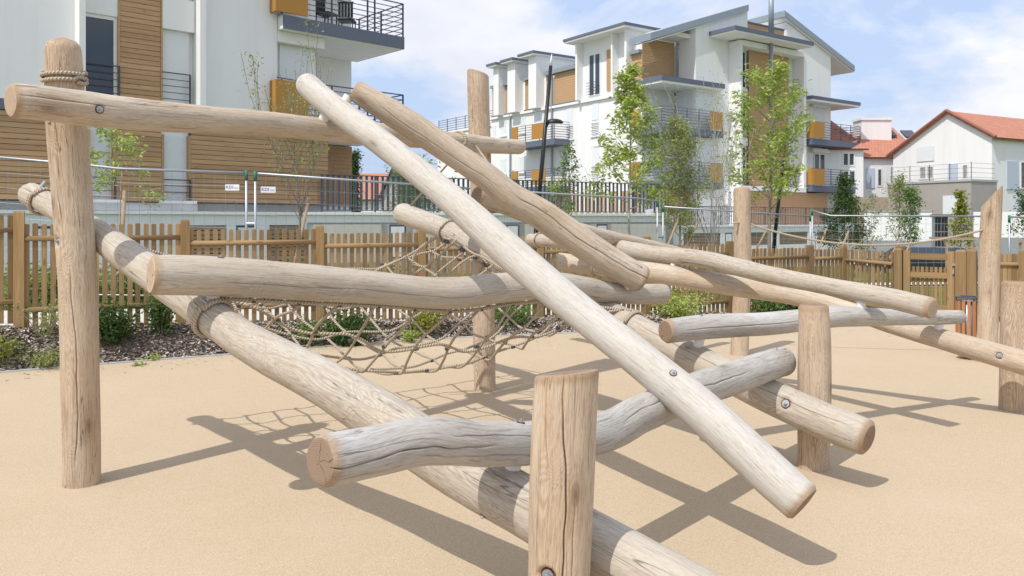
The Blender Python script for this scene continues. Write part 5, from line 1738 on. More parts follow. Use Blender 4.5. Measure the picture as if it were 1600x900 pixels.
for pa, pb in (((sA-0.32, zA-0.16), (sM, zM+0.06)), ((sB+0.32, zB-0.16), (sM, zM+0.06))):
    mb = MB(); mb.tube([h2w(pa[0], 0.2, pa[1]+0.05), h2w(pb[0], 0.2, pb[1]+0.05)], 0.10, 8); mb.obj('verge_tiles', TILES, h2)
def h2win(pa, pb, ya, yb, kindw, leaves=2):
    s0, s1 = H2.upx(pa), H2.upx(pb)
    Yd_ = H2.w((s0+s1)/2, 0)[1]
    za = EYE-(yb-HY)/F*Yd_; zb = EYE-(ya-HY)/F*Yd_
    if kindw == 'win': window(H2, h2, s0, s1, 0.03, za, zb, leaves, 0.09)
    elif kindw == 'rs': shutter(H2, h2, s0, s1, 0.05, za, zb, pitch=0.1)
    else:
        H2.box('shutter', BLUESH, h2, s0, s1, 0.002, 0.06, za, zb)
h2win(1433, 1460, 229, 252, 'rs'); h2win(1436, 1460, 259, 281, 'win')
h2win(1482, 1497, 256, 283, 'sh'); h2win(1503, 1514, 256, 281, 'win', 1)
# front wall to the right with shutters
F2 = Fr((27.0, 45.0), -H2.n)
def f2(pa, pb, ya, yb, kindw):
    s0, s1 = F2.upx(pa), F2.upx(pb); Yd_ = F2.w((s0+s1)/2, 0)[1]
    za = EYE-(yb-HY)/F*Yd_; zb = EYE-(ya-HY)/F*Yd_
    if kindw == 'sh': F2.box('shutter', BLUESH, h2, s0, s1, 0.002, 0.06, za, zb)
    else: window(F2, h2, s0, s1, 0.03, za, zb, 1, 0.09)
f2(1572, 1590, 252, 296, 'sh'); f2(1594, 1612, 252, 296, 'win'); f2(1588, 1600, 306, 330, 'sh')

# grey garage block with terrace
E2 = Fr((24.1, 42.0), -G)
ga_ = thing('garage', 'taupe garage block with railed roof terrace and dark gate, below the gabled house', 'garage', (24, 43, 0))
def e2box(name, mat, s0, s1, v0, v1, z0, z1): return E2.box(name, mat, ga_, -s1, -s0, v0, v1, z0, z1)
e2box('wall', BRICKG, 0, 4.9, -2.3, 0, -1.3, 3.62)
e2box('coping', KERB, -0.04, 4.94, -2.34, 0.05, 3.622, 3.74)
for k in range(4):
    z = 3.85+0.25*k
    mb = MB(); mb.tube([E2.w(-0.05, -0.1, z), E2.w(-4.8, -0.1, z)], 0.008, 5); mb.obj('guard_bar', DMETAL, ga_)
    mb = MB(); mb.tube([E2.w(-0.05, -0.1, z), E2.w(-0.05, -2.2, z)], 0.008, 5); mb.obj('guard_bar', DMETAL, ga_)
for k in range(5):
    mb = MB(); mb.tube([E2.w(-0.05-4.7*k/4, -0.1, 3.7), E2.w(-0.05-4.7*k/4, -0.1, 4.65)], 0.02, 5); mb.obj('guard_post', DMETAL, ga_)
s0, s1 = -E2.upx(1498), -E2.upx(1474)
E2.box('door', SHUT, ga_, E2.upx(1474), E2.upx(1497), 0.003, 0.05, 1.9, 2.9)
# white garden wall with grey base and dark gate
W2 = Fr(P(1350, 0, 41.5).xy, (P(1456, 0, 39.5).xy-P(1350, 0, 41.5).xy))
gw = thing('garden_wall', 'low white garden wall with grey base beside the dark gate and parked car', 'wall', (P(1350, 0, 41.5).x, 41.5, 0))
Lw = (P(1456, 0, 39.5).xy-P(1350, 0, 41.5).xy).length
W2.box('wall', WHITE, gw, 0, Lw, -0.3, 0, 0.55, 2.0); W2.box('base', GREYBASE, gw, 0, Lw, -0.3, 0.02, -1.3, 0.548)
W2.box('coping', KERB, gw, -0.02, Lw+.02, -0.33, 0.04, 2.002, 2.07)
W3 = Fr(P(1456, 0, 39.5).xy, (P(1524, 0, 40.5).xy-P(1456, 0, 39.5).xy))
W3.box('pier', ZINC, gw, 0.0, 0.16, -0.3, 0.05, -1.3, 1.75)
W3.box('gate_roof', DMETAL, gw, -0.05, 1.3, -0.6, 0.15, 1.78, 1.86)
W3.box('gate', BLACK, gw, 0.162, 1.05, -0.1, 0.0, -1.25, 1.74)
for k in range(4): W3.box('gate_bar', KERB, gw, 0.165, 1.048, 0.002, 0.015, 0.15+0.42*k, 0.165+0.42*k)
for k in range(3): W3.box('gate_bar', KERB, gw, 0.35+0.22*k, 0.362+0.22*k, 0.0025, 0.014, -0.2, 1.7)
W4 = Fr(P(1521, 0, 40.5).xy, (P(1700, 0, 38.5).xy-P(1521, 0, 40.5).xy))
gw2 = thing('garden_wall', 'white garden wall with taller grey base at the far right edge', 'wall', (P(1521, 0, 40.5).x, 40.5, 0))
W4.box('wall', WHITE, gw2, 0, 6.0, -0.3, 0, 0.35, 2.0); W4.box('base', GREYBASE, gw2, 0, 6.0, -0.3, 0.03, -1.3, 0.72)

# white house between
h1 = thing('house', 'white house with red hipped roof and broad white chimney, left of the gabled house', 'house', (24, 54, 0))
Q1 = Fr(P(1345, 0, 52).xy, Vector((1, 0.06)))
L1 = Q1.upx(1440)
Q1.box('wall', WHITE, h1, 0, L1, -7, 0, -1.3, 5.75)
tiled_plane('roof', h1, Q1.w(-0.1, 0.25, 5.68), Q1.w(L1, 0.25, 5.68), Q1.w(L1, -3.5, 8.05), Q1.w(1.6, -3.5, 8.05))
tiled_plane('roof', h1, Q1.w(-0.1, 0.25, 5.68), Q1.w(-0.1, -7, 5.68), Q1.w(1.6, -3.6, 8.05), Q1.w(1.6, -3.5, 8.05))
def q1(fr, t, pa, pb, ya, yb, k, leaves=1):
    s0, s1 = fr.upx(pa), fr.upx(pb); Yd_ = fr.w((s0+s1)/2, 0)[1]
    za = EYE-(yb-HY)/F*Yd_; zb = EYE-(ya-HY)/F*Yd_
    if k == 'w': window(fr, t, s0, s1, 0.03, za, zb, leaves, 0.09)
    else: fr.box('shutter', BLUESH, t, s0, s1, 0.002, 0.06, za, zb)
q1(Q1, h1, 1353, 1366, 263, 294, 's'); q1(Q1, h1, 1370, 1379, 263, 292, 'w'); q1(Q1, h1, 1393, 1407, 261, 283, 's')
Q0 = Fr(P(1285, 0, 50).xy, Vector((1, 0.02)))
L0 = Q0.upx(1349)
Q0.box('wall', WHITE, h1, 0, L0, -6, 0, -1.3, 6.1)
tiled_plane('roof', h1, Q0.w(-0.1, 0.25, 6.05), Q0.w(L0+0.25, 0.25, 6.05), Q0.w(L0-0.9, -3, 8.3), Q0.w(-0.1, -3, 8.3))
tiled_plane('roof', h1, Q0.w(L0+0.25, 0.25, 6.05), Q0.w(L0+0.25, -6, 6.05), Q0.w(L0-0.9, -3, 8.3), Q0.w(L0-0.9, -2.99, 8.3))
q1(Q0, h1, 1316, 1336, 238, 260, 'w', 2); q1(Q0, h1, 1316, 1337, 266, 290, 'w', 2)
cz_ = 8.1
ch = [P(1346, 0, 54), P(1393, 0, 54)]
mb = MB(); mb.box(ch[0].x, ch[1].x, 54, 55.3, 5.9, 8.35); mb.obj('chimney', WHITE, h1)
mb = MB(); mb.box(ch[0].x-.08, ch[1].x+.08, 53.92, 55.38, 8.351, 8.5); mb.obj('chimney_cap', WHITE, h1)
for px, py in ((1388, 209), (1420, 211)):
    sl_ = (8.05-5.68)/3.75; k_ = (HY-py)/F; Yr = (EYE-5.68+sl_*51.75)/(sl_-k_)
    xc = (px-800)/F*Yr; zr = lambda y: 5.68+sl_*(y-51.75)
    mb = MB(); mb.hexa([(xc-.4, Yr-.4, zr(Yr-.4)+.0), (xc+.4, Yr-.4, zr(Yr-.4)+.0), (xc+.4, Yr+.4, zr(Yr+.4)+.0), (xc-.4, Yr+.4, zr(Yr+.4)+.0), (xc-.4, Yr-.4, zr(Yr-.4)+.12), (xc+.4, Yr-.4, zr(Yr-.4)+.12), (xc+.4, Yr+.4, zr(Yr+.4)+.12), (xc-.4, Yr+.4, zr(Yr+.4)+.12)])
    mb.obj('roof_window', GLASS, h1)
mb = MB(); x0 = P(1334, 0, 49).x; x1 = P(1392, 0, 49).x; mb.box(x0, x1, 49, 49.3, -1.3, 3.0); mb.obj('garden_screen', STONE, h1)

# small far houses seen under the logs
fh = thing('house', 'distant low house with pinkish red roof seen through the terrace railing', 'house', P(610, 345, 62))
fp = P(560, 0, 62); 
mb = MB(); mb.box(P(556, 0, 62).x, P(690, 0, 62).x, 62, 68, -0.3, 3.4); mb.obj('wall', WHITE, fh)
tiled_plane('roof', fh, (P(553, 0, 61.6).x, 61.6, 3.2), (P(693, 0, 61.6).x, 61.6, 3.2), (P(690, 0, 65).x, 65, 5.4), (P(560, 0, 65).x, 65, 5.4))
fg = thing('playhouse', 'dark pointed gable roof seen beyond the terrace railing', 'shed', P(612, 345, 45))
a0 = P(598, 0, 45).x; a1 = P(626, 0, 45).x; am = (a0+a1)/2
mb = MB()
mb.v = [(a0, 45, 0.0), (a1, 45, 0.0), (a1, 45, 3.0), (am, 45, 4.35), (a0, 45, 3.0), (a0, 48, 0.0), (a1, 48, 0.0), (a1, 48, 3.0), (am, 48, 4.35), (a0, 48, 3.0)]
mb.f = [(0, 1, 2, 3, 4), (9, 8, 7, 6, 5)]+[(k, 5+k, 5+(k+1) % 5, (k+1) % 5) for k in range(5)]; mb.m = [0]*7
mb.obj('wall', BRICKG, fg)
for sgn, xe in ((-1, a0-0.2), (1, a1+0.2)):
    mb = MB(); mb.hexa([(min(xe, am), 44.8, (2.8 if xe < am else 4.36)), (max(xe, am), 44.8, (4.36 if xe < am else 2.8)), (max(xe, am), 48.1, (4.36 if xe < am else 2.8)), (min(xe, am), 48.1, (2.8 if xe < am else 4.36)),
                            (min(xe, am), 44.8, (2.95 if xe < am else 4.5)), (max(xe, am), 44.8, (4.5 if xe < am else 2.95)), (max(xe, am), 48.1, (4.5 if xe < am else 2.95)), (min(xe, am), 48.1, (2.95 if xe < am else 4.5))]); mb.obj('roof', DMETAL, fg)

# ------------------------------------------------------------------ street lamps
def lamp(label, base, top, hx, hy, Y, r0=0.065, r1=0.045, tip=True, arm_dir=1):
    b = P(base[0], base[1], Y); b.z = ground_z(b.x, b.y)-0.1
    t_ = P(top[0], top[1], Y)
    t = thing('street_lamp', label, 'street lamp', (b.x, b.y, 0), 'slanting black street lamps')
    mb = MB(); mb.tube([b, t_], [r0, r1], 14); mb.obj('pole', BLACK, t, True)
    if tip:
        d = (t_-b).normalized(); mb = MB(); mb.tube([t_, t_+d*0.30], [r1*0.95, 0.006], 12); mb.obj('tip', FRAMEW, t, True)
    h = P(hx, hy, Y); k = (h.z-b.z)/(t_.z-b.z)
    q = b.lerp(t_, k-0.03)
    mb = MB(); mb.tube([q, q.lerp(h, 0.45)+Vector((0, 0, -0.01)), h+Vector((0, 0, 0.0))], 0.022, 8); mb.obj('arm', BLACK, t, True)
    mb = MB(); R_ = 0.23*Y/20; n = 20; rings = [(1.0, 0.0), (0.98, 0.16), (0.85, 0.36), (0.6, 0.52), (0.3, 0.60), (0.02, 0.62)]
    c = h+Vector((R_*0.55, 0, -0.02))
    for rr, zz_ in rings:
        mb.v += [(c.x+R_*rr*math.cos(2*math.pi*j/n), c.y+R_*0.75*rr*math.sin(2*math.pi*j/n), c.z+R_*zz_*0.75) for j in range(n)]
    for a in range(len(rings)-1):
        for j in range(n):
            mb.f.append((a*n+j, a*n+(j+1) % n, (a+1)*n+(j+1) % n, (a+1)*n+j)); mb.m.append(0)
    mb.f.append(tuple(reversed(range(n)))); mb.m.append(0)
    mb.obj('lamp_head', BLACK, t, True)
    mb = MB(); mb.v = [(c.x+R_*0.8*math.cos(2*math.pi*j/n), c.y+R_*0.6*math.sin(2*math.pi*j/n), c.z-0.012) for j in range(n)]; mb.f = [tuple(reversed(range(n)))]; mb.m = [0]
    mb.obj('diffuser', flat('lamp_diffuser', (0.6, 0.6, 0.58), 0.4), t)
lamp('leaning black street lamp in front of the white building, left of the trees', (830, 400), (860.5, 103), 858, 191, 20.0)
lamp('leaning black street lamp whose head shows right of the bright green tree', (1203, 400), (1229, 200), 1226, 268, 26.0, tip=False)

# ------------------------------------------------------------------ trees
def branch(rs, start, d, L, r, depth, segs, tips, spread=0.6, up=0.25, nsub=4, mind=0.25):
    pts = [start]; n = 5; p = Vector(start); dd = Vector(d).normalized()
    rr = [r]
    for k in range(n):
        dd = (dd + Vector((rs.normal(0, .09), rs.normal(0, .09), up*0.22))).normalized()
        p = p + dd*L/n; pts.append(p.copy()); rr.append(r*(1-0.75*(k+1)/n))
    segs.append((pts, rr))
    for k in range(2, n+1):
        tips.append((pts[k], dd.copy(), L))
    if depth > 0:
        for j in range(nsub):
            f = rs.uniform(mind, 0.95); i = min(n-1, int(f*n)); q = pts[i].lerp(pts[i+1], f*n-i)
            a = rs.uniform(0, 2*math.pi)
            side = dd.orthogonal().normalized(); side.rotate(Matrix.Rotation(a, 3, dd))
            nd = (dd*(1-spread)+side*spread+Vector((0, 0, up*0.5))).normalized()
            branch(rs, q, nd, L*rs.uniform(0.42, 0.62), r*(1-0.7*f)*0.6, depth-1, segs, tips, spread, up, nsub, mind)

def leaves(rs, centers, n, size, spreadr, mat, parent, droop=0.3, aspect=2.6, name='crown', zflat=1.0):
    idx = rs.integers(0, len(centers), n)
    c = np.array([tuple(x) for x in centers])[idx] + rs.normal(0, 1, (n, 3))*np.array([spreadr, spreadr, spreadr*zflat])
    a = rs.uniform(0, 2*np.pi, n); e = rs.normal(-droop, 0.45, n)
    d = np.stack([np.cos(a)*np.cos(e), np.sin(a)*np.cos(e), np.sin(e)], 1)
    nn = rs.normal(0, 1, (n, 3)); nn[:, 2] += 0.8
    s = np.cross(d, nn); s /= np.linalg.norm(s, axis=1)[:, None]+1e-9
    up = np.cross(s, d)
    L = size*rs.uniform(0.65, 1.35, n)[:, None]; W = L/aspect
    V = np.zeros((n, 6, 3))
    V[:, 0] = c
    V[:, 1] = c+d*L*0.35+s*W*0.5+up*L*0.06
    V[:, 2] = c+d*L*0.75+s*W*0.38+up*L*0.02
    V[:, 3] = c+d*L-up*L*0.10
    V[:, 4] = c+d*L*0.75-s*W*0.38+up*L*0.02
    V[:, 5] = c+d*L*0.35-s*W*0.5+up*L*0.06
    base = np.arange(n)[:, None]*6
    Fq = np.concatenate([base+np.array([[0, 1, 2, 3]]), base+np.array([[0, 3, 4, 5]])], 0)
    o = scatter_mesh(name, V.reshape(-1, 3), Fq, None, mat, None, parent)
    return o

def make_tree(name, label, px, base_py, top_py, Y, seed, crown0=0.35, width=1.0, nb=10, nleaf=3000, lsize=0.09, mat=None, bark=None,
              style='cone', lean=0.0, group='young street trees', tr=0.035, spreadr=0.09, depth=1, stake=None, nsub=5, cat='tree', up=0.25, ang=None, aspect=2.6, topw=0.12, droop=0.3, bare=0.0):
    rs = np.random.default_rng(seed)
    b = P(px, base_py, Y); gz_ = ground_z(b.x, b.y)
    t = thing(name, label, cat, (b.x, b.y, gz_), group)
    zt = P(px, top_py, Y).z; H = zt-gz_
    segs = []; tips = []
    tp = []; trr = []
    for k in range(13):
        f = k/12
        tp.append(Vector((b.x+lean*H*f+0.03*math.sin(f*7+seed)*H*0.12, b.y+0.02*math.cos(f*6+seed), gz_-0.05+H*0.97*f+0.0))); trr.append(tr*(1-0.82*f))
    if style == 'vase':
        kmax = int(12*crown0)+1
        segs.append((tp[:kmax+1], trr[:kmax+1]))
    else:
        segs.append((tp, trr))
    for j in range(nb):
        f = crown0+(0.97-crown0)*((j+0.5)/nb)
        a = j*2.4+rs.uniform(-.4, .4)
        i = min(11, int(f*12)); q = tp[i].lerp(tp[i+1], f*12-i)
        g = (f-crown0)/(1-crown0)
        if style == 'cone':
            L = width*(1-(1-topw)*g)*rs.uniform(0.75, 1.1); el = 0.35+0.5*g
        elif style == 'oval':
            L = width*(0.45+0.75*math.sin(math.pi*min(1, g*0.85+0.12)))*rs.uniform(0.75, 1.1); el = 0.45+0.6*g
        else:
            q = tp[int(12*crown0)].lerp(tp[int(12*crown0)+1], rs.uniform(0, 1))
            L = H*(1-crown0)*rs.uniform(0.6, 1.0); el = rs.uniform(0.95, 1.35)
            if j == 0: el = 1.5; L = H*(1-crown0)*1.0
        if ang is not None and style != 'vase': el = ang+0.4*g
        d = Vector((math.cos(a)*math.cos(el), math.sin(a)*math.cos(el), math.sin(el)))
        branch(rs, q, d, L, tr*0.42*(1-0.5*f), depth, segs, tips, 0.55, up, nsub)
    mbw = MB()
    for pts, rr in segs:
        mbw.tube(pts, [max(0.0045, x) for x in rr], 6 if rr[0] > 0.02 else 4, False)
    mbw.obj('trunk', bark or BARK, t, True)
    cs = [p for p, d, L in tips] + ([tp[-1], tp[-2]] if style != 'vase' else [])
    # clumps of uneven weight
    wts = rs.uniform(0, 1, len(cs))
    cs2 = [c for c, w_ in zip(cs, wts) if w_ > 0.42 and (bare == 0 or (c.z-gz_)/H > bare-0.12*w_)]
    if nleaf:
        leaves(rs, cs2, nleaf, lsize, spreadr, mat or F_BRIGHT, t, droop, aspect)
    return t

def stakes(label, items, Y, group='leaning support stakes beside the young trees'):
    for lab, (x0, y0, x1, y1) in zip(label, items):
        a = P(x0, y0, Y); b_ = P(x1, y1, Y+0.1)
        if True:
            d = (a-b_).normalized(); g_ = ground_z(a.x, a.y)-0.1; a = a+d*((a.z-g_)/abs(d.z)) if abs(d.z) > .2 else a
        mb = MB(); mb.tube([a, b_], [0.032, 0.028], 8)
        o = mb.obj('tree_stake', STAKE, None, True); tag(o, lab, 'stake', group)
STAKE = flat('stake_wood', (0.36, 0.26, 0.17), 0.85, 0.15, var=0.25, scale=8)

make_tree('young_tree', 'small sapling with flat bright leafy sprays in front of the timber wall at the left', 189, 350, 196, 12.8, 1, 0.62, 0.62, 8, 900, 0.07, F_BRIGHT, BARKG, 'cone', group=None, tr=0.02, spreadr=0.05, ang=0.05, up=0.1, topw=0.5)
make_tree('young_tree', 'vase-shaped young tree with sparse tiny leaves beside the near balconies', 470, 350, 112, 14.5, 2, 0.38, 1.2, 12, 1700, 0.045, F_OLIVE, BARK, 'vase', group=None, tr=0.03, spreadr=0.07, depth=1, up=0.9, nsub=5, aspect=2.0)
make_tree('young_tree', 'tallest young tree, bright green and cone-shaped, before the white corner building', 984, 380, 92, 22.0, 3, 0.33, 1.45, 22, 3300, 0.14, F_BRIGHT, BARKG, 'cone', tr=0.05, spreadr=0.085, depth=1, nsub=6, aspect=2.8, ang=0.25)
make_tree('young_tree', 'bright green tree covering the timber strip of the white building', 1203, 385, 108, 24.0, 4, 0.28, 1.15, 24, 3800, 0.14, F_BRIGHT, BARK, 'oval', tr=0.06, spreadr=0.095, bare=0.50, depth=1, nsub=6, aspect=2.8, ang=0.5)
make_tree('young_tree', 'olive-leaved bushy tree beside the tallest tree, left of the bare branches', 1062, 385, 188, 21.0, 5, 0.25, 0.75, 18, 3600, 0.085, F_OLIVE, BARK, 'oval', tr=0.04, spreadr=0.10, ang=0.8)
make_tree('young_tree', 'thin multi-stemmed tree with nearly bare twigs left of the slim rounded post', 1112, 385, 178, 21.5, 6, 0.22, 1.0, 15, 1100, 0.07, F_OLIVE, BARKG, 'vase', tr=0.035, spreadr=0.12, up=0.9, nsub=5)
make_tree('young_tree', 'slender young tree with few leaves between street lamp and tallest tree', 889, 340, 222, 19.0, 7, 0.35, 0.42, 12, 700, 0.08, F_MID, BARK, 'oval', tr=0.02, spreadr=0.05, ang=0.9)
make_tree('young_tree', 'dense dark green rounded young tree right of the lower terrace wall', 1320, 385, 268, 25.0, 8, 0.28, 0.75, 20, 4200, 0.085, F_DARK, BARK, 'cone', tr=0.035, spreadr=0.09, ang=0.1, topw=0.2)
make_tree('young_tree', 'grey-green young tree with upright twigs in front of the white garden wall', 1405, 390, 276, 28.0, 9, 0.35, 0.6, 14, 1500, 0.08, F_OLIVE, BARK, 'oval', tr=0.03, spreadr=0.08, ang=0.9)
make_tree('young_tree', 'leafy green young tree beside the parked black car, right of the grey-green one', 1422, 390, 292, 27.0, 10, 0.40, 0.42, 14, 1900, 0.085, F_MID, BARK, 'oval', tr=0.03, spreadr=0.08, ang=0.8)
make_tree('young_tree', 'yellow-green young tree inside a square timber guard', 1501, 392, 290, 27.0, 11, 0.33, 0.45, 16, 1700, 0.10, F_YEL, BARK, 'cone', tr=0.03, spreadr=0.07, ang=0.5)
make_tree('young_tree', 'very thin pale sapling behind the sagging rope, left of the grey-green tree', 1362, 390, 305, 27.0, 12, 0.4, 0.5, 9, 260, 0.08, F_MID, BARKG, 'oval', tr=0.015, spreadr=0.06, ang=0.7)
make_tree('young_tree', 'green sapling cut by the right edge of the picture', 1604, 395, 300, 24.0, 13, 0.45, 0.45, 10, 1000, 0.08, F_DARK, BARK, 'oval', tr=0.03, spreadr=0.08, ang=0.6)
make_tree('cypress', 'narrow dark cypress far behind the near building corner', 553, 345, 231, 48.0, 14, 0.02, 0.45, 40, 5000, 0.16, F_DARK, BARK, 'cone', group=None, tr=0.12, spreadr=0.16, ang=1.0, topw=0.3)
make_tree('broadleaf_tree', 'round green tree seen through the terrace railing near the dark gable', 652, 345, 285, 40.0, 15, 0.2, 1.6, 24, 5000, 0.16, F_MID, BARK, 'oval', group=None, tr=0.1, spreadr=0.25, ang=0.5)
make_tree('broadleaf_tree', 'low green tree left of the street lamp behind the terrace railing', 770, 345, 300, 36.0, 16, 0.2, 1.2, 20, 3000, 0.13, F_MID, BARK, 'oval', group=None, tr=0.1, spreadr=0.2, ang=0.5)
make_tree('young_tree', 'spindly leafy sapling in front of the near terrace railing, below the logs', 872, 345, 278, 19.5, 17, 0.3, 0.5, 9, 420, 0.08, F_BRIGHT, BARK, 'oval', tr=0.015, spreadr=0.06, ang=0.5)

stakes(['short leaning stake right of the small left sapling', 'leaning stake beside the vase-shaped tree trunk', 'leaning stake left of the middle pair of uprights', 'forked stake under the olive-leaved tree', 'slanting stake just right of the slim rounded post',
        'slanting stake left of the dark green rounded tree', 'slanting stake below the dark green rounded tree', 'slanting stake under the thin pale sapling', 'slanting stake under the grey-green tree', 'slanting stake by the black car'],
       [(192, 350, 194.5, 298)], 12.5)
for lab, it, Y in (('leaning stake beside the vase-shaped tree trunk', (474, 350, 483, 309), 14.4),
        ('leaning stake just right of the middle pair of uprights', (1043, 385, 1061, 339), 20.5),
        ('leaning stake under the thin multi-stemmed tree', (1072, 385, 1093, 340), 21.0),
        ('slanting stake right of the slim rounded post', (1184, 385, 1199, 357), 23.5),
        ('slanting stake left of the dark green rounded tree', (1281, 385, 1291, 358), 24.0),
        ('slanting stake under the dark green rounded tree', (1316, 386, 1326, 361), 24.2),
        ('slanting stake under the very thin pale sapling', (1352, 396, 1366, 368), 25.0),
        ('slanting stake under the grey-green tree', (1394, 396, 1408, 372), 26.0),
        ('slanting stake beside the black car', (1415, 396, 1425, 373), 26.5)):
    stakes([lab], [it], Y)
# timber guard round the yellow tree
gd_ = thing('tree_guard', 'square timber guard of posts and rails round the yellow-green tree', 'tree guard', P(1497, 395, 26.5))
for px in (1479, 1518):
    for dy_ in (0, 0.9):
        p = P(px, 374, 26.2+dy_); mb = MB(); mb.box(p.x-.03, p.x+.03, p.y-.03, p.y+.03, -1.0, p.z); mb.obj('post', STAKE, gd_)
a = P(1476, 372.5, 26.2); b_ = P(1521, 372.5, 26.2)
mb = MB(); mb.box(a.x, b_.x, 26.13, 26.17, a.z-.04, a.z+.03); mb.obj('rail', STAKE, gd_)
mb = MB(); mb.box(a.x, b_.x, 27.14, 27.18, a.z-.04, a.z+.03); mb.obj('rail', STAKE, gd_)
gd2 = thing('tree_guard', 'timber guard posts round the sapling at the right edge', 'tree guard', P(1597, 395, 24.0))
for px in (1594, 1616):
    p = P(px, 376, 23.6); mb = MB(); mb.box(p.x-.03, p.x+.03, p.y-.03, p.y+.03, -1.0, p.z); mb.obj('post', STAKE, gd2)
a = P(1590, 377, 23.6); b_ = P(1620, 377, 23.6)
mb = MB(); mb.box(a.x, b_.x, 23.53, 23.565, a.z-.04, a.z+.03); mb.obj('rail', STAKE, gd2)

# ------------------------------------------------------------------ shrubs and low plants
def shrub(label, px, py, Y, w_, h_, n, lsize, mat, seed, group='shrubs in the mulch bed', name='shrub', upright=0.5, aspect=2.0, sr=0.035, z=None, stems=14):
    rs = np.random.default_rng(seed)
    x = (px-800)/F*Y; z0 = (bed_z(x, Y) if edge_t(x) < Y < fence_y(x) else ground_z(x, Y)) if z is None else z
    t = thing(name, label, 'shrub', (x, Y, z0), group)
    mbs = MB(); cs = []
    for k in range(stems):
        a = rs.uniform(0, 2*math.pi); L = h_*rs.uniform(0.6, 1.05); rr = w_*rs.uniform(0.15, 1.0)
        p0 = Vector((x+0.03*math.cos(a), Y+0.03*math.sin(a), z0-0.02))
        p1 = p0+Vector((math.cos(a)*rr*0.5, math.sin(a)*rr*0.5, L*0.6)); p2 = p0+Vector((math.cos(a)*rr, math.sin(a)*rr, L))
        mbs.tube([p0, p1, p2], [0.006, 0.004, 0.002], 4, False)
        for q in range(7):
            f = 0.15+0.85*q/6
            cs.append(p0.lerp(p1, f*2) if f < .5 else p1.lerp(p2, f*2-1))
    mbs.obj('stems', BARK, t)
    leaves(rs, cs, n, lsize, sr, mat, t, -upright*0.5, aspect, name='foliage')
shrub('dense glossy dark shrub just right of the tall left post', 178, 530, 8.95, 0.24, 0.40, 1700, 0.045, F_DARK, 21, sr=0.055, stems=24)
shrub('narrower glossy dark shrub below the left end of the level log', 253, 530, 9.25, 0.14, 0.42, 1200, 0.042, F_DARK, 22, sr=0.05, stems=18)
shrub('yellow-green shrub cut off by the left edge', 4, 560, 8.35, 0.16, 0.26, 500, 0.035, F_YEL, 23, sr=0.04)
shrub('low wispy grey-green plant left of the tall left post', 66, 560, 8.45, 0.30, 0.16, 900, 0.028, F_OLIVE, 24, sr=0.05)
shrub('wispy shoots against the fence left of the tall left post', 70, 520, 8.75, 0.32, 0.42, 500, 0.03, F_OLIVE, 25, sr=0.04)
shrub('dark bushy shrub seen through the middle of the net', 548, 510, 10.0, 0.30, 0.36, 2200, 0.045, F_DARK, 26, sr=0.06, stems=24)
shrub('low green plant seen through the left of the net', 480, 520, 9.9, 0.30, 0.20, 900, 0.04, F_MID, 27, sr=0.06)
shrub('small green seedling in the mulch under the net', 640, 520, 10.2, 0.10, 0.12, 220, 0.04, F_BRIGHT, 28, sr=0.03)
shrub('yellow-green shrub seen through the net left of the tall rear post', 660, 500, 10.6, 0.28, 0.32, 900, 0.045, F_YEL, 29, sr=0.06)
shrub('green shrub right behind the tall rear post', 800, 500, 11.2, 0.34, 0.30, 1300, 0.045, F_MID, 30, sr=0.07)
shrub('spreading yellow-green shrub against the fence right of the level log', 1062, 490, 12.4, 0.50, 0.36, 1700, 0.045, F_BRIGHT, 31, sr=0.09, stems=26)
shrub('loose green shrub against the fence right of the slim rounded post', 1195, 485, 12.9, 0.45, 0.40, 1500, 0.05, F_MID, 32, sr=0.09)
shrub('dark low shrub behind the short post near the fence', 1250, 490, 12.8, 0.30, 0.30, 1400, 0.045, F_DARK, 33, sr=0.07)
shrub('small plant in the mulch behind the white leaning log', 905, 500, 11.6, 0.4, 0.34, 1300, 0.045, F_MID, 34, sr=0.07)
shrub('tiny yellow-green tuft right of the narrower dark shrub', 238, 540, 8.9, 0.07, 0.07, 120, 0.03, F_BRIGHT, 35, sr=0.02)
shrub('tiny green tuft in the mulch below the narrower dark shrub', 219, 552, 8.55, 0.06, 0.05, 100, 0.028, F_BRIGHT, 36, sr=0.02)
# hedge plants behind the fence
for k, px in enumerate((-20, 60, 130, 210, 300, 385, 470, 560, 640, 700)):
    s, q = fpt(px); q = q+FN*random.uniform(2.4, 3.2)
    labs = ['at the far left edge', 'behind the first full fence panel', 'behind the tall left post', 'right of the tall left post', 'behind the second fence post', 'below the first pair of uprights',
            'below the vase-shaped tree', 'behind the third fence panel', 'below the upper end of the far log', 'left of the tall rear post']
    shrub('green bush growing behind the picket fence, '+labs[k], (q.x/q.y)*F+800, 0, q.y, 0.45, 0.55, 900, 0.06, F_MID if k % 2 else F_OLIVE, 50+k, 'bushes behind the picket fence', sr=0.1, z=max(ground_z(q.x, q.y), fence_z(s))-0.02)

# distant planting that closes the horizon
def far_mass(name, x0, x1, Y, h, n, mat, seed):
    rs = np.random.default_rng(seed)
    xs_ = rs.uniform(x0, x1, 160); cs = [Vector((x, Y+rs.uniform(-2, 2), rs.uniform(0.1, 1)*h*(0.75+0.25*math.sin(x*0.35)))) for x in xs_]
    o = leaves(rs, cs, n, 0.9, 1.2, mat, None, name=name, aspect=1.5); o['kind'] = 'stuff'
    return o
far_mass('distant_trees', -60, -4, 92, 4.5, 9000, F_MID, 71)
far_mass('distant_trees', 30, 110, 95, 6.0, 9000, F_MID, 72)

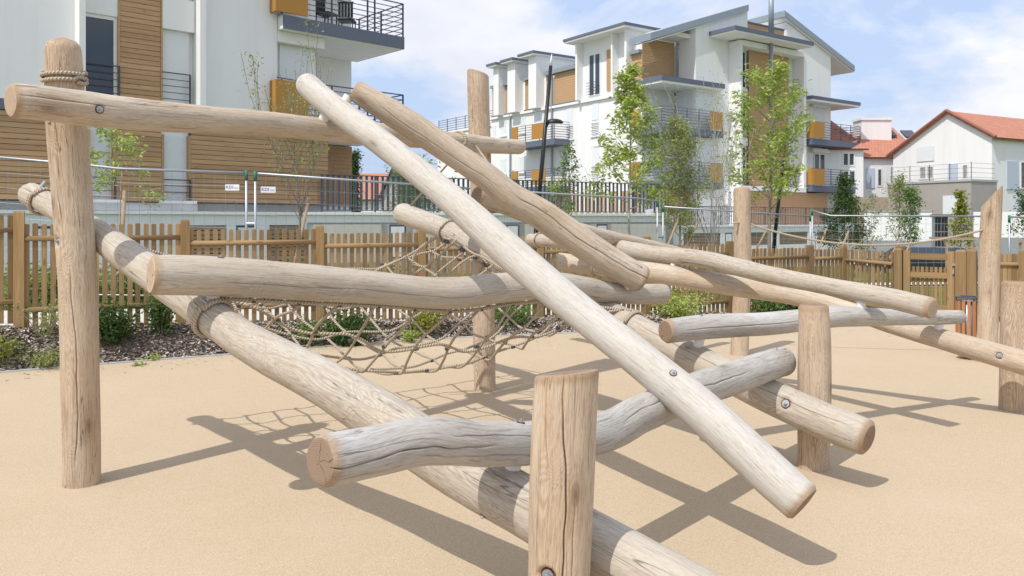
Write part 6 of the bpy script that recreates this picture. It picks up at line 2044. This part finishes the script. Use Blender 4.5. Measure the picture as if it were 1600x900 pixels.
# ------------------------------------------------------------------ parked cars
def car(label, x, y, rz, c, L=4.2, W=1.7, H=1.42, grp='cars parked by the garden wall'):
    GZC = ground_z(x, y)
    t = thing('parked_car', label, 'car', (x, y, GZC), grp)
    ca, sa = math.cos(rz), math.sin(rz)
    def T_(p): return (x+ca*p[0]-sa*p[1], y+sa*p[0]+ca*p[1], GZC+p[2])
    paint = flat('car_paint_'+str(len(MATS)), c, 0.25, 0.6)
    prof = [(-L/2, .35), (-L/2+.02, .72), (-L/2+.55, .86), (-L*.20, .93), (L*.30, .95), (L/2-.05, .88), (L/2, .6), (L/2-.02, .32)]
    def loft(name, prof, w0, mat, inset=None):
        mb = MB(); n = len(prof)
        secs = [(-w0, 0.93), (-w0*0.92, 1.0), (w0*0.92, 1.0), (w0, 0.93)] if inset is None else [(-w0, 1), (w0, 1)]
        for yy, k in secs:
            mb.v += [T_((px_*(1 if k == 1.0 else 0.985), yy, (0.32+(pz-0.32)*k))) for px_, pz in prof]
        for a in range(len(secs)-1):
            for j in range(n):
                mb.f.append((a*n+j, a*n+(j+1) % n, (a+1)*n+(j+1) % n, (a+1)*n+j)); mb.m.append(0)
        mb.f.append(tuple(reversed(range(n)))); mb.f.append(tuple((len(secs)-1)*n+j for j in range(n))); mb.m += [0, 0]
        return mb.obj(name, mat, t)
    loft('body', prof, W/2, paint)
    cab = [(-L*.24, .93), (-L*.08, H-.04), (L*.05, H), (L*.22, H-.05), (L*.40, .95)]
    mb = MB(); n = len(cab)
    for yy, k in ((-W/2+.06, 0.0), (-W/2+.2, 1.0), (W/2-.2, 1.0), (W/2-.06, 0.0)):
        mb.v += [T_((px_, yy, (.93+(pz-.93)*(0.96 if k else 0.0)) if not k else pz)) for px_, pz in cab]
    for a in range(3):
        for j in range(n-1):
            mb.f.append((a*n+j, a*n+j+1, (a+1)*n+j+1, (a+1)*n+j)); mb.m.append(0)
    mb.obj('windows', GLASS, t)
    mb = MB(); mb.hexa([T_(p) for p in ((-L*.07, -W/2+.22, H-.035), (L*.21, -W/2+.22, H-.045), (L*.21, W/2-.22, H-.045), (-L*.07, W/2-.22, H-.035), (-L*.06, -W/2+.24, H+.012), (L*.20, -W/2+.24, H+.0), (L*.20, W/2-.24, H+.0), (-L*.06, W/2-.24, H+.012))]); mb.obj('roof', paint, t)
    for sx in (-L*.31, L*.30):
        for sy in (-W/2+.02, W/2-.02):
            mb = MB(); mb.tube([T_((sx, sy-.09, .31)), T_((sx, sy+.09, .31))], .31, 18); wh = mb.obj('wheel', BLACK, t)
            mb = MB(); mb.tube([T_((sx, sy-.10, .31)), T_((sx, sy+.10, .31))], .18, 12); mb.obj('rim', STEEL, wh)
    for sy in (-W/2+.12, W/2-.32):
        mb = MB(); mb.hexa([T_((a, b, cc)) for cc in (.68, .82) for a, b in ((L/2-.08, sy), (L/2+.015, sy), (L/2+.015, sy+.2), (L/2-.08, sy+.2))]); mb.obj('tail_light', flat('tail_light_red', (0.45, 0.02, 0.02), 0.3, 0.5), t)
        mb = MB(); mb.hexa([T_((a, b, cc)) for cc in (.62, .74) for a, b in ((-L/2-.01, sy), (-L/2+.1, sy), (-L/2+.1, sy+.2), (-L/2-.01, sy+.2))]); mb.obj('headlight', SIGNW, t)
    return t
car('black saloon car parked in front of the white garden wall', P(1420, 0, 35).x, 35.0, 0.05, (0.02, 0.022, 0.028), L=4.3, H=1.40)
car('dark grey car nearer the gate, mostly hidden by the timber guard', P(1474, 0, 37).x, 37.0, 0.1, (0.12, 0.15, 0.20), L=2.7, H=1.40)
